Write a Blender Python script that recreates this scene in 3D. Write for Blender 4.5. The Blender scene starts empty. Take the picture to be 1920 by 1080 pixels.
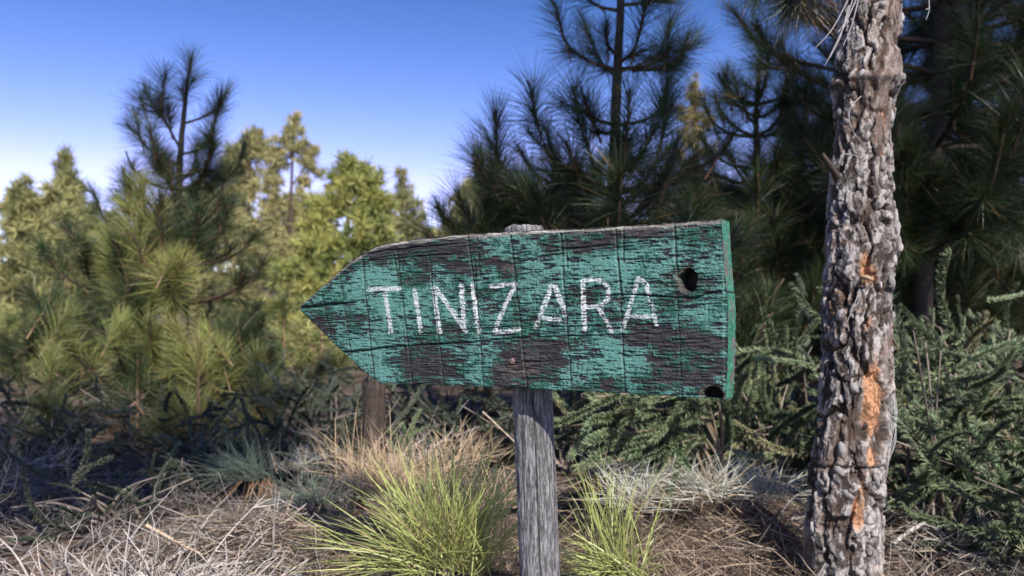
import bpy, math
import numpy as np
from mathutils import Vector, Matrix, Quaternion

R = math.radians
# ------------------------------------------------------------------ camera
FPX = 1507.0            # focal length in photo pixels (1920 wide)
CAMZ = 0.62
PITCH = R(2.28)
sc = bpy.context.scene
cam_d = bpy.data.cameras.new('camera')
cam = bpy.data.objects.new('camera', cam_d)
sc.collection.objects.link(cam)
cam.location = (0, 0, CAMZ)
cam.rotation_euler = (R(90) + PITCH, 0, 0)
cam_d.sensor_width = 36.0
cam_d.lens = 36.0 * FPX / 1920.0
cam_d.clip_start = 0.02
cam_d.clip_end = 3000
cam_d.dof.use_dof = True
cam_d.dof.focus_distance = 1.33
cam_d.dof.aperture_fstop = 5.0
sc.camera = cam
# ------------------------------------------------------------------ sky + sun
SUN_EL, SUN_AZ = R(40), R(20)          # azimuth: to the right of straight behind the camera
world = bpy.data.worlds.new('World'); sc.world = world; world.use_nodes = True
wn = world.node_tree.nodes; wl = world.node_tree.links
bg = wn['Background']
sky = wn.new('ShaderNodeTexSky'); sky.sky_type = 'NISHITA'; sky.sun_disc = False
sky.sun_elevation = SUN_EL
sun_to = Vector((math.sin(SUN_AZ)*math.cos(SUN_EL), -math.cos(SUN_AZ)*math.cos(SUN_EL), math.sin(SUN_EL)))
sky.sun_rotation = math.atan2(sun_to.x, sun_to.y)
sky.altitude = 1200; sky.air_density = 1.0; sky.dust_density = 0.2; sky.ozone_density = 4.0
tintn = wn.new('ShaderNodeMix'); tintn.data_type = 'RGBA'; tintn.blend_type = 'MULTIPLY'
tintn.inputs[0].default_value = 1.0; tintn.inputs[7].default_value = (0.62, 0.46, 0.41, 1)
gam = wn.new('ShaderNodeGamma'); gam.inputs[1].default_value = 1.8      # deep, polarised looking blue
wl.new(sky.outputs[0], gam.inputs[0]); wl.new(gam.outputs[0], tintn.inputs[6]); sepn = wn.new('ShaderNodeSeparateColor'); comn = wn.new('ShaderNodeCombineColor')
pw = wn.new('ShaderNodeMath'); pw.operation = 'POWER'; pw.inputs[1].default_value = 1.40
ml = wn.new('ShaderNodeMath'); ml.operation = 'MULTIPLY'; ml.inputs[1].default_value = 1.04
mn = wn.new('ShaderNodeMath'); mn.operation = 'MINIMUM'
wl.new(tintn.outputs[2], sepn.inputs[0]); wl.new(sepn.outputs[0], pw.inputs[0]); wl.new(pw.outputs[0], ml.inputs[0])
wl.new(ml.outputs[0], mn.inputs[0]); mg = wn.new('ShaderNodeMath'); mg.operation = 'MULTIPLY'; mg.inputs[1].default_value = .88
wl.new(sepn.outputs[1], mg.inputs[0]); wl.new(mg.outputs[0], mn.inputs[1])
wl.new(mn.outputs[0], comn.inputs[0]); wl.new(sepn.outputs[1], comn.inputs[1]); wl.new(sepn.outputs[2], comn.inputs[2])
wl.new(comn.outputs[0], bg.inputs[0])
bg.inputs[1].default_value = 0.086
sun_d = bpy.data.lights.new('sun', 'SUN'); sun = bpy.data.objects.new('sun', sun_d)
sc.collection.objects.link(sun)
sun_d.energy = 5.0; sun_d.angle = R(0.53); sun_d.color = (1.0, 0.94, 0.85)
sun.rotation_euler = sun_to.to_track_quat('Z', 'Y').to_euler()
sc.view_settings.view_transform = 'Standard'; sc.view_settings.look = 'None'
sc.view_settings.exposure = 0.60; sc.view_settings.gamma = 1.0
sc.render.engine = 'CYCLES'
sc.cycles.max_bounces = 6; sc.cycles.diffuse_bounces = 3; sc.cycles.glossy_bounces = 2
sc.cycles.transmission_bounces = 2; sc.cycles.transparent_max_bounces = 4
sc.cycles.use_denoising = True
sc.cycles.use_adaptive_sampling = False

# ------------------------------------------------------------------ helpers
COL = sc.collection
rng = np.random.default_rng(7)

def ray(px, py):
    x = (px - 960.0) / FPX; y = (540.0 - py) / FPX
    c, s = math.cos(PITCH), math.sin(PITCH)
    return np.array([x, c - y*s, s + y*c])      # camera forward +Y

def at(px, py, Y):
    """world point seen at photo pixel (px,py) standing at distance Y in front of the camera"""
    d = ray(px, py); t = Y / d[1]
    return np.array([d[0]*t, Y, CAMZ + d[2]*t])

def project(P):
    P = np.asarray(P, float)
    x = P[..., 0]; y = P[..., 1]; z = P[..., 2] - CAMZ
    c, s = math.cos(PITCH), math.sin(PITCH)
    f = y*c + z*s; u = -y*s + z*c
    return 960 + FPX*x/f, 540 - FPX*u/f

_tab = np.random.default_rng(99).random((256, 256))
def vnoise(x, y, seed=0):
    x = np.asarray(x, float) + seed*17.31; y = np.asarray(y, float) + seed*9.77
    xi = np.floor(x).astype(int); yi = np.floor(y).astype(int)
    fx = x - xi; fy = y - yi
    fx = fx*fx*(3-2*fx); fy = fy*fy*(3-2*fy)
    a = _tab[xi & 255, yi & 255]; b = _tab[(xi+1) & 255, yi & 255]
    c = _tab[xi & 255, (yi+1) & 255]; d = _tab[(xi+1) & 255, (yi+1) & 255]
    return (a*(1-fx)+b*fx)*(1-fy) + (c*(1-fx)+d*fx)*fy
def fbm(x, y, o=4, seed=0, gain=0.5):
    s = 0; a = 1.0; n = 0
    for k in range(o):
        s = s + a*vnoise(x*2**k, y*2**k, seed+k*3); n += a; a *= gain
    return s/n
def voronoi(x, y, seed=0, jit=0.9, off=False):
    xi = np.floor(x).astype(int); yi = np.floor(y).astype(int)
    f1 = np.full(x.shape, 9.0); f2 = np.full(x.shape, 9.0); cid = np.zeros(x.shape); ox = np.zeros(x.shape); oy = np.zeros(x.shape)
    for dx in (-1, 0, 1):
        for dy in (-1, 0, 1):
            cx = xi+dx; cy = yi+dy
            jx = _tab[(cx+seed*13) & 255, (cy+seed*7) & 255]; jy = _tab[(cx+91+seed*5) & 255, (cy+37) & 255]
            idv = _tab[(cx+55) & 255, (cy+131+seed) & 255]
            d = np.hypot(cx+0.5+(jx-0.5)*jit-x, cy+0.5+(jy-0.5)*jit-y)
            closer = d < f1
            f2 = np.where(closer, f1, np.minimum(f2, d))
            cid = np.where(closer, idv, cid); ox = np.where(closer, x-(cx+0.5+(jx-0.5)*jit), ox); oy = np.where(closer, y-(cy+0.5+(jy-0.5)*jit), oy)
            f1 = np.where(closer, d, f1)
    return (f1, f2, cid, ox, oy) if off else (f1, f2, cid)
def sstep(a, b, x):
    t = np.clip((x-a)/(b-a), 0, 1); return t*t*(3-2*t)

def mesh_np(name, V, faces_list, mat=None, col=None, smooth=False):
    """V (N,3); faces_list: list of int arrays (M,3) or (M,4)"""
    me = bpy.data.meshes.new(name)
    V = np.asarray(V, np.float32)
    me.vertices.add(len(V)); me.vertices.foreach_set('co', V.ravel())
    fl = [np.asarray(f, np.int32) for f in faces_list if len(f)]
    loops = np.concatenate([f.ravel() for f in fl])
    tot = np.concatenate([np.full(len(f), f.shape[1], np.int32) for f in fl])
    start = np.concatenate([[0], np.cumsum(tot)[:-1]]).astype(np.int32)
    me.loops.add(len(loops)); me.loops.foreach_set('vertex_index', loops)
    me.polygons.add(len(tot)); me.polygons.foreach_set('loop_start', start)
    if smooth: me.polygons.foreach_set('use_smooth', np.ones(len(tot), bool))
    me.update(calc_edges=True)
    if col is not None:
        c = np.ones((len(V), 4), np.float32); c[:, :3] = col
        a = me.attributes.new('col', 'FLOAT_COLOR', 'POINT'); a.data.foreach_set('color', c.ravel())
    if mat: me.materials.append(mat)
    return me

class MB:
    def __init__(s): s.V = []; s.F3 = []; s.F4 = []; s.C = []; s.n = 0
    def add(s, V, F3=None, F4=None, C=(0.5, 0.5, 0.5)):
        V = np.asarray(V, float)
        if F3 is not None and len(F3): s.F3.append(np.asarray(F3)+s.n)
        if F4 is not None and len(F4): s.F4.append(np.asarray(F4)+s.n)
        C = np.broadcast_to(np.asarray(C, float), (len(V), 3))
        s.V.append(V); s.C.append(C); s.n += len(V)
    def mesh(s, name, mat, smooth=False):
        fl = []
        if s.F3: fl.append(np.concatenate(s.F3))
        if s.F4: fl.append(np.concatenate(s.F4))
        return mesh_np(name, np.concatenate(s.V), fl, mat, np.concatenate(s.C), smooth)

def unit(v):
    v = np.asarray(v, float); return v/np.maximum(np.linalg.norm(v, axis=-1, keepdims=True), 1e-9)

def ribbons(mb, P0, D, L, W, B=None, seg=2, C0=(.1, .2, .05), C1=None, g=rng, taper=0.55):
    """blades: base P0 (N,3), direction D, length L, width W, bend B (N,3, added as B*L*t^2)"""
    N = len(P0); D = unit(D); L = np.broadcast_to(L, (N,)); W = np.broadcast_to(W, (N,))
    B = np.zeros((N, 3)) if B is None else np.broadcast_to(B, (N, 3))
    S = unit(np.cross(D, g.normal(size=(N, 3))))
    C0 = np.broadcast_to(C0, (N, 3)); C1 = C0 if C1 is None else np.broadcast_to(C1, (N, 3))
    vs = []; cs = []
    for k in range(seg):
        t = k/seg
        p = P0 + D*(L*t)[:, None] + B*(L*t*t)[:, None]
        w = (W*0.5*(1-taper*t))[:, None]
        vs += [p - S*w, p + S*w]; c = C0*(1-t)+C1*t; cs += [c, c]
    vs.append(P0 + D*L[:, None] + B*L[:, None]); cs.append(C1)
    V = np.stack(vs, 1); C = np.stack(cs, 1); nv = 2*seg+1
    base = np.arange(N)[:, None]*nv
    F4 = []
    for k in range(seg-1):
        F4.append(base + np.array([2*k, 2*k+1, 2*k+3, 2*k+2]))
    F3 = base + np.array([2*seg-2, 2*seg-1, 2*seg])
    mb.add(V.reshape(-1, 3), F3, np.concatenate(F4) if F4 else None, C.reshape(-1, 3))

def tube(mb, pts, rad, n=6, C=(.2, .18, .16), cap=True, wob=0.0, g=rng):
    pts = np.asarray(pts, float); K = len(pts); rad = np.broadcast_to(rad, (K,))
    T = np.gradient(pts, axis=0); T = unit(T)
    ref = np.array([0.31, 0.2, 0.93]) if abs(T[0] @ np.array([0, 0, 1.])) < 0.9 else np.array([1., 0.1, 0.05])
    A = unit(np.cross(T, ref)); Bv = np.cross(T, A)
    th = np.arange(n)*2*np.pi/n
    rr = rad[:, None]*(1+wob*g.normal(size=(K, n)))
    V = pts[:, None, :] + rr[..., None]*(np.cos(th)[None, :, None]*A[:, None, :] + np.sin(th)[None, :, None]*Bv[:, None, :])
    i = np.arange(K-1)[:, None]*n; j = np.arange(n)[None, :]; j2 = (j+1) % n
    F4 = np.stack([i+j, i+j2, i+n+j2, i+n+j], -1).reshape(-1, 4)
    V = V.reshape(-1, 3); F3 = None
    if cap:
        V = np.vstack([V, pts[-1]+T[-1]*rad[-1]*0.4]); k = len(V)-1
        F3 = np.stack([(K-1)*n+j[0], (K-1)*n+j2[0], np.full(n, k)], -1)
    if np.ndim(C) == 2 and len(C) == K: C = np.vstack([np.repeat(C, n, 0)] + ([C[-1:]] if cap else []))
    mb.add(V, F3, F4, C)

def spline(pts, n):
    pts = np.asarray(pts, float); K = len(pts)
    if K == 2: return pts[0]+(pts[1]-pts[0])*np.linspace(0, 1, n)[:, None]
    P = np.vstack([2*pts[0]-pts[1], pts, 2*pts[-1]-pts[-2]])
    u = np.linspace(0, K-1-1e-6, n); i = u.astype(int); f = (u-i)[:, None]
    p0, p1, p2, p3 = P[i], P[i+1], P[i+2], P[i+3]
    return 0.5*((2*p1)+(-p0+p2)*f+(2*p0-5*p1+4*p2-p3)*f**2+(-p0+3*p1-3*p2+p3)*f**3)

def obj(name, me, parent=None, loc=(0, 0, 0)):
    o = bpy.data.objects.new(name, me); COL.objects.link(o)
    if parent is not None: o.parent = parent
    o.location = loc
    return o
def tag(o, label=None, cat=None, group=None, kind=None):
    if label: o['label'] = label
    if cat: o['category'] = cat
    if group: o['group'] = group
    if kind: o['kind'] = kind
    return o
def thing(name, loc, label, cat, group=None):
    o = bpy.data.objects.new(name, None); COL.objects.link(o)
    o.location = loc; o.empty_display_size = 0.1
    return tag(o, label, cat, group)
def mat_dir(d, roll=0.0, s=1.0):
    q = Vector(d).to_track_quat('Z', 'Y') @ Quaternion((0, 0, 1), roll)
    return q, s
def place(name, me, root, p, d, s=1.0, g=rng):
    o = bpy.data.objects.new(name, me); COL.objects.link(o)
    o.parent = root
    o.location = Vector(p) - root.location if root is not None else Vector(p)
    o.rotation_mode = 'QUATERNION'
    o.rotation_quaternion = mat_dir(d, g.uniform(0, 6.28))[0]
    o.scale = (s*g.uniform(.88, 1.12), s*g.uniform(.88, 1.12), s*g.uniform(.85, 1.2))
    return o

# ------------------------------------------------------------------ materials
def mat_attr(name, rough=0.8, spec=0.3, trans=0.0, rnd=0.0, noise=None, hue=0.0, bump=None):
    m = bpy.data.materials.new(name); m.use_nodes = True
    nt = m.node_tree; n = nt.nodes; l = nt.links
    b = n['Principled BSDF']; b.inputs['Roughness'].default_value = rough
    b.inputs['Specular IOR Level'].default_value = spec
    a = n.new('ShaderNodeAttribute'); a.attribute_name = 'col'
    c = a.outputs['Color']
    if rnd or hue:
        oi = n.new('ShaderNodeObjectInfo'); hs = n.new('ShaderNodeHueSaturation')
        mr = n.new('ShaderNodeMapRange'); mr.inputs[3].default_value = 1-rnd; mr.inputs[4].default_value = 1+rnd
        l.new(oi.outputs['Random'], mr.inputs[0]); l.new(mr.outputs[0], hs.inputs['Value'])
        mr2 = n.new('ShaderNodeMapRange'); mr2.inputs[3].default_value = 0.5-hue; mr2.inputs[4].default_value = 0.5+hue
        mu = n.new('ShaderNodeMath'); mu.operation = 'MULTIPLY'; mu.inputs[1].default_value = 7.31
        fr = n.new('ShaderNodeMath'); fr.operation = 'FRACT'
        l.new(oi.outputs['Random'], mu.inputs[0]); l.new(mu.outputs[0], fr.inputs[0]); l.new(fr.outputs[0], mr2.inputs[0])
        l.new(mr2.outputs[0], hs.inputs['Hue']); l.new(c, hs.inputs['Color']); c = hs.outputs[0]
    if noise:
        scl, amt = noise
        tc = n.new('ShaderNodeTexCoord'); nz = n.new('ShaderNodeTexNoise'); nz.inputs['Scale'].default_value = scl
        nz.inputs['Detail'].default_value = 6
        l.new(tc.outputs['Object'], nz.inputs['Vector'])
        mr3 = n.new('ShaderNodeMapRange'); mr3.inputs[1].default_value = 0.25; mr3.inputs[2].default_value = 0.75
        mr3.inputs[3].default_value = 1-amt; mr3.inputs[4].default_value = 1+amt
        l.new(nz.outputs[0], mr3.inputs[0])
        mx = n.new('ShaderNodeVectorMath'); mx.operation = 'SCALE'
        l.new(c, mx.inputs[0]); l.new(mr3.outputs[0], mx.inputs['Scale']); c = mx.outputs[0]
        if bump:
            bp = n.new('ShaderNodeBump'); bp.inputs['Strength'].default_value = 0.6; bp.inputs['Distance'].default_value = bump
            l.new(nz.outputs[0], bp.inputs['Height']); l.new(bp.outputs[0], b.inputs['Normal'])
    l.new(c, b.inputs['Base Color'])
    if trans:
        t = n.new('ShaderNodeBsdfTranslucent'); l.new(c, t.inputs[0])
        mixs = n.new('ShaderNodeMixShader'); mixs.inputs[0].default_value = trans
        l.new(b.outputs[0], mixs.inputs[1]); l.new(t.outputs[0], mixs.inputs[2])
        l.new(mixs.outputs[0], n['Material Output'].inputs[0])
    return m

M_needle = mat_attr('pine_needles', 0.42, 0.5, 0.18, rnd=0.25, hue=0.02)
M_seedling = mat_attr('seedling_needles', 0.38, 0.5, 0.2)
M_far = mat_attr('far_foliage', 0.6, 0.3, 0.2)
M_sprig = mat_attr('sprig_leaves', 0.6, 0.3, 0.15, rnd=0.25, hue=0.015)
M_litter = mat_attr('dry_needles', 0.6, 0.3, 0.1)
M_twig = mat_attr('grey_twigs', 0.75, 0.2, 0, noise=(90, 0.35))
M_bark = mat_attr('pine_bark', 0.85, 0.2, 0, noise=(160, 0.25), bump=0.003)
M_branch = mat_attr('branch_bark', 0.85, 0.2, 0, noise=(60, 0.35), bump=0.002)
M_board = mat_attr('painted_board', 0.62, 0.3, 0)
M_letter = mat_attr('white_paint', 0.6, 0.3, 0)
M_post = mat_attr('weathered_post', 0.8, 0.25, 0)
M_nail = mat_attr('rusty_nail', 0.6, 0.5, 0, noise=(400, 0.4))
M_nail.node_tree.nodes['Principled BSDF'].inputs['Metallic'].default_value = 0.5

# ------------------------------------------------------------------ ground
def gz(x, y):
    x = np.asarray(x, float); y = np.asarray(y, float)
    h = 0.08*np.exp(-((x+0.32)**2/0.10 + (y-2.65)**2/0.25))
    h = h + 0.13*np.exp(-((x-0.45)**2/0.22 + (y-2.45)**2/0.06)) - .05*sstep(2.3, 1.7, y)
    h = h + 0.05*np.exp(-((x+0.62)**2/0.05 + (y-1.98)**2/0.03))
    h = h + 0.05*(fbm(x*1.3+40, y*1.3+40, 3, 5)-0.5)*2
    h = h + 0.25*sstep(5, 14, y)*(fbm(x*.12+9, y*.12+5, 2, 8)-0.4)
    h = h + 6.0*sstep(40, 100, y)*(.7+.6*fbm(x*.02+3, y*.01, 2, 12))
    return h
def build_ground():
    def axis(lo, hi, fine, step, gr):
        a = list(np.arange(-fine, fine+1e-6, step)); s = step
        while a[-1] < hi: s *= gr; a.append(a[-1]+s)
        s = step
        while a[0] > lo: s *= gr; a.insert(0, a[0]-s)
        return np.array(a)
    xs = axis(-900, 900, 4.0, 0.05, 1.22); ys = axis(-60, 1500, 3.5, 0.05, 1.22)+3.0
    X, Y = np.meshgrid(xs, ys); Z = gz(X, Y)
    V = np.stack([X, Y, Z], -1).reshape(-1, 3)
    nx = len(xs); i = (np.arange(len(ys)-1)[:, None]*nx + np.arange(nx-1)[None, :]).ravel()
    F = np.stack([i, i+1, i+nx+1, i+nx], -1)
    m = bpy.data.materials.new('forest_soil'); m.use_nodes = True
    nt = m.node_tree; n = nt.nodes; l = nt.links; b = n['Principled BSDF']
    b.inputs['Roughness'].default_value = 0.95; b.inputs['Specular IOR Level'].default_value = 0.1
    tc = n.new('ShaderNodeTexCoord')
    n1 = n.new('ShaderNodeTexNoise'); n1.inputs['Scale'].default_value = 1.6; n1.inputs['Detail'].default_value = 8
    n2 = n.new('ShaderNodeTexNoise'); n2.inputs['Scale'].default_value = 35; n2.inputs['Detail'].default_value = 8
    l.new(tc.outputs['Object'], n1.inputs['Vector']); l.new(tc.outputs['Object'], n2.inputs['Vector'])
    r1 = n.new('ShaderNodeValToRGB'); r1.color_ramp.elements[0].color = (.05, .038, .031, 1); r1.color_ramp.elements[1].color = (.20, .155, .13, 1)
    r1.color_ramp.elements[0].position = .35; r1.color_ramp.elements[1].position = .65
    r2 = n.new('ShaderNodeValToRGB'); r2.color_ramp.elements[0].color = (.45, .4, .38, 1); r2.color_ramp.elements[1].color = (1.25, 1.2, 1.15, 1)
    r2.color_ramp.elements[0].position = .3; r2.color_ramp.elements[1].position = .7
    l.new(n1.outputs[0], r1.inputs[0]); l.new(n2.outputs[0], r2.inputs[0])
    mx = n.new('ShaderNodeMix'); mx.data_type = 'RGBA'; mx.blend_type = 'MULTIPLY'; mx.inputs[0].default_value = 1
    l.new(r1.outputs[0], mx.inputs[6]); l.new(r2.outputs[0], mx.inputs[7]); l.new(mx.outputs[2], b.inputs['Base Color'])
    bp = n.new('ShaderNodeBump'); bp.inputs['Distance'].default_value = 0.02; l.new(n2.outputs[0], bp.inputs['Height'])
    l.new(bp.outputs[0], b.inputs['Normal'])
    o = obj('ground', mesh_np('ground', V, [F], m, None, True)); tag(o, 'brown forest soil strewn with litter', None, None, 'structure')
build_ground()
def gpt(px, py, tries=40):
    """ground point seen at a photo pixel"""
    d = ray(px, py); lo = 0.8
    for k in range(400):
        t = 0.8+0.02*k
        if CAMZ+d[2]*t <= float(gz(d[0]*t, d[1]*t)): break
    return np.array([d[0]*t, d[1]*t, float(gz(d[0]*t, d[1]*t))])
def on(x, y, dz=0.0): return np.array([x, y, float(gz(x, y))+dz])

# ------------------------------------------------------------------ signpost
A_YAW = R(33.5)
BR = at(1357, 590, 1.15); BR[2] = CAMZ                           # a point on the board's front face near its right end
bdir = np.array([-math.cos(A_YAW), math.sin(A_YAW), 0.0])           # along the board to the left
bnrm = np.array([-math.sin(A_YAW), -math.cos(A_YAW), 0.0])          # out of the front face
def board_uv(px, py):
    d = ray(px, py); o = np.array([0, 0, CAMZ])
    t = ((BR-o) @ bnrm)/(d @ bnrm); P = o+d*t
    return (P-BR) @ bdir, P[2]
THK = 0.036
def build_sign():
    root = thing('wooden_signpost', tuple(on(0.07, 1.42, 0)), 'weathered green arrow signboard reading TINIZARA nailed to a round grey post', 'sign')
    g = np.random.default_rng(3)
    top = [(560.5, 574), (604, 536), (655, 490), (700, 463), (716, 457), (775, 449), (860, 440), (975, 432.5), (1100, 428), (1230, 419), (1352, 411)]
    bot = [(560.5, 580), (610, 630), (660, 677), (697, 709), (714, 718), (760, 720), (900, 725), (1000, 730), (1100, 734), (1230, 741), (1300, 746), (1352, 748)]
    tu = np.array([board_uv(*p) for p in top]); bu = np.array([board_uv(*p) for p in bot])
    u1 = tu[0, 0]; u0 = 0.0
    NU, NV = 760, 270
    us = np.linspace(u0, u1, NU)
    o1 = np.argsort(tu[:, 0]); o2 = np.argsort(bu[:, 0])
    tv = np.interp(us, tu[o1, 0], tu[o1, 1]); bv = np.interp(us, bu[o2, 0], bu[o2, 1])
    tv = tv + 0.0012*(fbm(us*60, us*0, 3, 2)-.5)*2; bv = bv+0.0012*(fbm(us*50, us*0+9, 3, 4)-.5)*2
    f = np.linspace(0, 1, NV)
    U = np.repeat(us[:, None], NV, 1); Vv = bv[:, None] + (tv-bv)[:, None]*f[None, :]
    # ragged right end
    end = 0.004*np.interp(Vv[0], [bv[0], bv[0]+.06, bv[0]+.13, bv[0]+.2, tv[0]], [0, 1.2, 1.4, .1, -.6])+0.0012*(fbm(Vv[0]*90, Vv[0]*0, 3, 6)-.5)
    U = U - end[None, :]*np.exp(-(U/0.05)**2)
    P0 = BR[None, None, :] + U[..., None]*bdir; P0[..., 2] = Vv
    PX, PY = project(P0)
    PY2 = PY + 0.045*(PX-960)*np.clip((590-PY)/170, -1, 1)*0.8       # grain coordinate that follows the board's edges
    # -- paint density
    bare = [(760, 468, 115, 13, 1.3), (640, 512, 34, 14, .5), (780, 525, 34, 9, .55), (862, 505, 32, 15, .7), (940, 498, 26, 13, 1.4),
            (793, 685, 48, 30, 1.2), (857, 622, 30, 12, .6), (955, 690, 50, 36, 1.3), (597, 607, 28, 20, .8), (678, 597, 16, 6, .6),
            (1005, 675, 50, 40, 1.1), (1110, 458, 50, 15, 1.3), (1200, 437, 70, 9, 1.2), (1030, 475, 16, 18, .6), (1225, 627, 52, 17, 1.1),
            (1315, 640, 45, 14, 1.1), (1137, 719, 32, 8, 1.2), (1320, 707, 40, 14, 1.1), (1092, 655, 17, 11, .7), (1245, 705, 30, 28, .5),
            (1112, 567, 34, 12, .6), (1040, 645, 40, 14, .7), (690, 482, 30, 14, .9), (840, 460, 60, 12, .8), (1000, 445, 60, 6, .4), (1320, 450, 40, 25, .35),
            (1290, 525, 30, 34, .5), (1335, 735, 30, 20, .6), (880, 560, 30, 20, .25), (720, 725, 90, 5, .3), (1255, 660, 95, 40, .32), (1300, 695, 60, 40, .35), (660, 600, 60, 40, .2), (830, 500, 60, 20, .3), (1180, 600, 40, 14, .4)]
    full = [(1165, 500, 80, 34, .8), (1150, 675, 55, 40, .9), (735, 570, 60, 55, .6), (722, 692, 34, 30, .8), (905, 690, 20, 36, .9), (645, 550, 45, 28, .6),
            (1330, 585, 30, 25, .5), (925, 525, 35, 14, .5), (1290, 672, 30, 14, .7), (830, 580, 50, 30, .3), (1060, 510, 60, 22, .5), (960, 470, 60, 14, .2), (1180, 560, 60, 20, .3),
            (690, 650, 40, 20, .6), (700, 520, 40, 14, .6)]
    dens = np.full(PX.shape, 0.58)
    wx = 70*(fbm(PX*.022, PY*.05, 4, 31)-.5)+26*(fbm(PX*.09, PY*.3, 3, 33)-.5); wy = 30*(fbm(PX*.03, PY*.05, 4, 37)-.5)+14*(fbm(PX*.15, PY*.15, 3, 39)-.5)
    for (cx, cy, rx, ry, s) in bare: dens -= 0.62*s*np.exp(-(((PX+wx-cx)/rx)**2+((PY+wy-cy)/ry)**2)**1.3)
    for (cx, cy, rx, ry, s) in full: dens += 0.38*s*np.exp(-(((PX+wx-cx)/rx)**2+((PY+wy-cy)/ry)**2)**1.3)
    ups = (590-PY)
    grain = fbm(U*52, Vv*520, 4, 11)                        # along-grain streaks
    grain2 = fbm(U*90, Vv*260, 4, 17)
    saw = fbm(U*520, Vv*45, 3, 21)                          # fine vertical saw texture
    fine = fbm(U*420, Vv*600, 3, 23)
    th = 0.5*grain + 0.32*grain2 + 0.18*fine
    th = (th-th.mean())/th.std()*0.28
    # kerf lines
    kerf = np.zeros(PX.shape)
    for (xa, ya, xb, yb, w, dp) in [(578, 555, 600, 620, 1.3, .8), (600, 536, 622, 640, 1.4, .9), (606, 560, 616, 650, 1., .6), (636, 508, 662, 690, 1.4, .9), (678, 478, 702, 715, 1.5, 1.),
            (683, 490, 690, 560, 1.1, .6), (738, 478, 752, 560, 1.6, .9), (744, 470, 772, 715, 1.5, .9), (757, 620, 760, 700, 1., .5), (804, 476, 832, 722, 1.5, .9), (876, 445, 892, 560, 1.9, 1.1), (889, 490, 906, 726, 1.4, .9), (894, 450, 900, 520, 1.4, .7),
            (957, 442, 968, 560, 1.6, .9), (961, 470, 988, 728, 1.5, .9), (1051, 440, 1072, 735, 1.7, 1.), (1060, 445, 1064, 500, 1.5, .8), (1153, 430, 1166, 560, 1.9, 1.1), (1160, 500, 1172, 738, 1.5, .9), (1168, 430, 1169, 490, 1.6, .9),
            (1264, 420, 1270, 520, 1.8, 1.), (1270, 560, 1278, 742, 1.3, .7), (930, 470, 940, 560, 1, .4), (1005, 560, 1014, 728, 1., .4), (1110, 470, 1122, 640, .9, .3), (1215, 480, 1226, 720, .9, .35), (850, 480, 868, 700, .9, .35), (715, 500, 735, 700, .9, .3)]:
        tt = np.clip((PY-ya)/(yb-ya), 0, 1); xx = xa+(xb-xa)*tt + 1.5*(fbm(PY*.05, PY*0+xa, 2, 40)-.5)
        wgt = ((PY > ya-3) & (PY < yb+3))*sstep(0.25, .6, fbm(PY*.08, PY*0+xb, 2, 43)+.2)
        kerf = np.maximum(kerf, dp*wgt*np.exp(-((PX-xx)/w)**2))
    # cracks along the grain
    crack = np.zeros(PX.shape)
    for pts, w, dp in [([(558, 577), (600, 573), (650, 568), (690, 562)], (3.6, .9), 1.0), ([(642, 661), (690, 656), (740, 650), (860, 643), (960, 640)], (2.2, .7), .9),
                       ([(960, 617), (1060, 612), (1180, 609), (1290, 606)], (.8, .8), .5), ([(1352, 545), (1325, 551), (1300, 560), (1240, 556), (1180, 552), (1060, 557)], (2.0, .7), .8),
                       ([(800, 625), (900, 616), (1000, 611)], (.8, .8), .5), ([(690, 488), (800, 480), (900, 474)], (1.2, .9), .6), ([(680, 476), (790, 462), (880, 456)], (1.2, .9), .6),
                       ([(890, 640), (1000, 632), (1150, 628), (1230, 626)], (1., .8), .6), ([(1250, 640), (1352, 632)], (.9, .9), .5), ([(1040, 470), (1160, 456)], (1.2, .8), .5),
                       ([(1230, 665), (1350, 668)], (.9, .7), .4), ([(960, 680), (1060, 676)], (1.1, .7), .5), ([(1010, 527), (1180, 518)], (.7, .7), .3)]:
        pa = np.array(pts, float); o = np.argsort(pa[:, 0]); yy = np.interp(PX, pa[o, 0], pa[o, 1]) + 2.4*(fbm(PX*.06, PX*0+pts[0][0], 3, 50)-.5)
        tpos = np.clip((PX-pa[o[0], 0])/(pa[o[-1], 0]-pa[o[0], 0]), 0, 1)
        if pts[0][0] > pts[-1][0]: tpos = 1-tpos
        wv = w[0]+(w[1]-w[0])*tpos
        crack = np.maximum(crack, dp*((PX > pa[o[0], 0]-1) & (PX < pa[o[-1], 0]))*np.exp(-((PY-yy)/wv)**2)*np.clip(3*(1-tpos), 0, 1))
    paint = sstep(-0.05, 0.10, dens - 0.42 + th*1.0 + .55*(fbm(U*45, Vv*75, 4, 19)-.5) - 0.3*np.maximum(kerf, crack))
    dash = sstep(.60, .68, .6*fbm(U*95, Vv*720, 3, 25)+.4*fbm(U*240, Vv*1000, 2, 27))
    dash = np.maximum(dash, sstep(.66, .72, fbm(U*700, Vv*700, 2, 29)))
    paint = paint*(1-.85*dash*sstep(.85, .5, dens))
    paint = paint*(1-0.8*sstep(.35, .75, np.maximum(kerf*.7, crack)))
    edge_top = np.clip((tv[:, None]-Vv)/(0.004+.010*fbm(U*30, U*0, 3, 95)), 0, 1)**2
    # knot holes
    ang = np.arctan2((PY-525), (PX-1290))
    d1 = np.hypot((PX-1290)/17.5, (PY-525)/22)*(1+.06*np.sin(3*ang+1)+.05*np.sin(5*ang))
    d2 = np.hypot((PX-1336)/20, (PY-741)/17)
    hole = np.maximum(1-sstep(.88, 1.02, d1), 1-sstep(.85, 1.02, d2))
    rim = np.maximum(np.exp(-((d1-1.12)/.12)**2)*sstep(.2, -.4, np.cos(ang)), np.exp(-((d2-1.12)/.10)**2))
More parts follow.
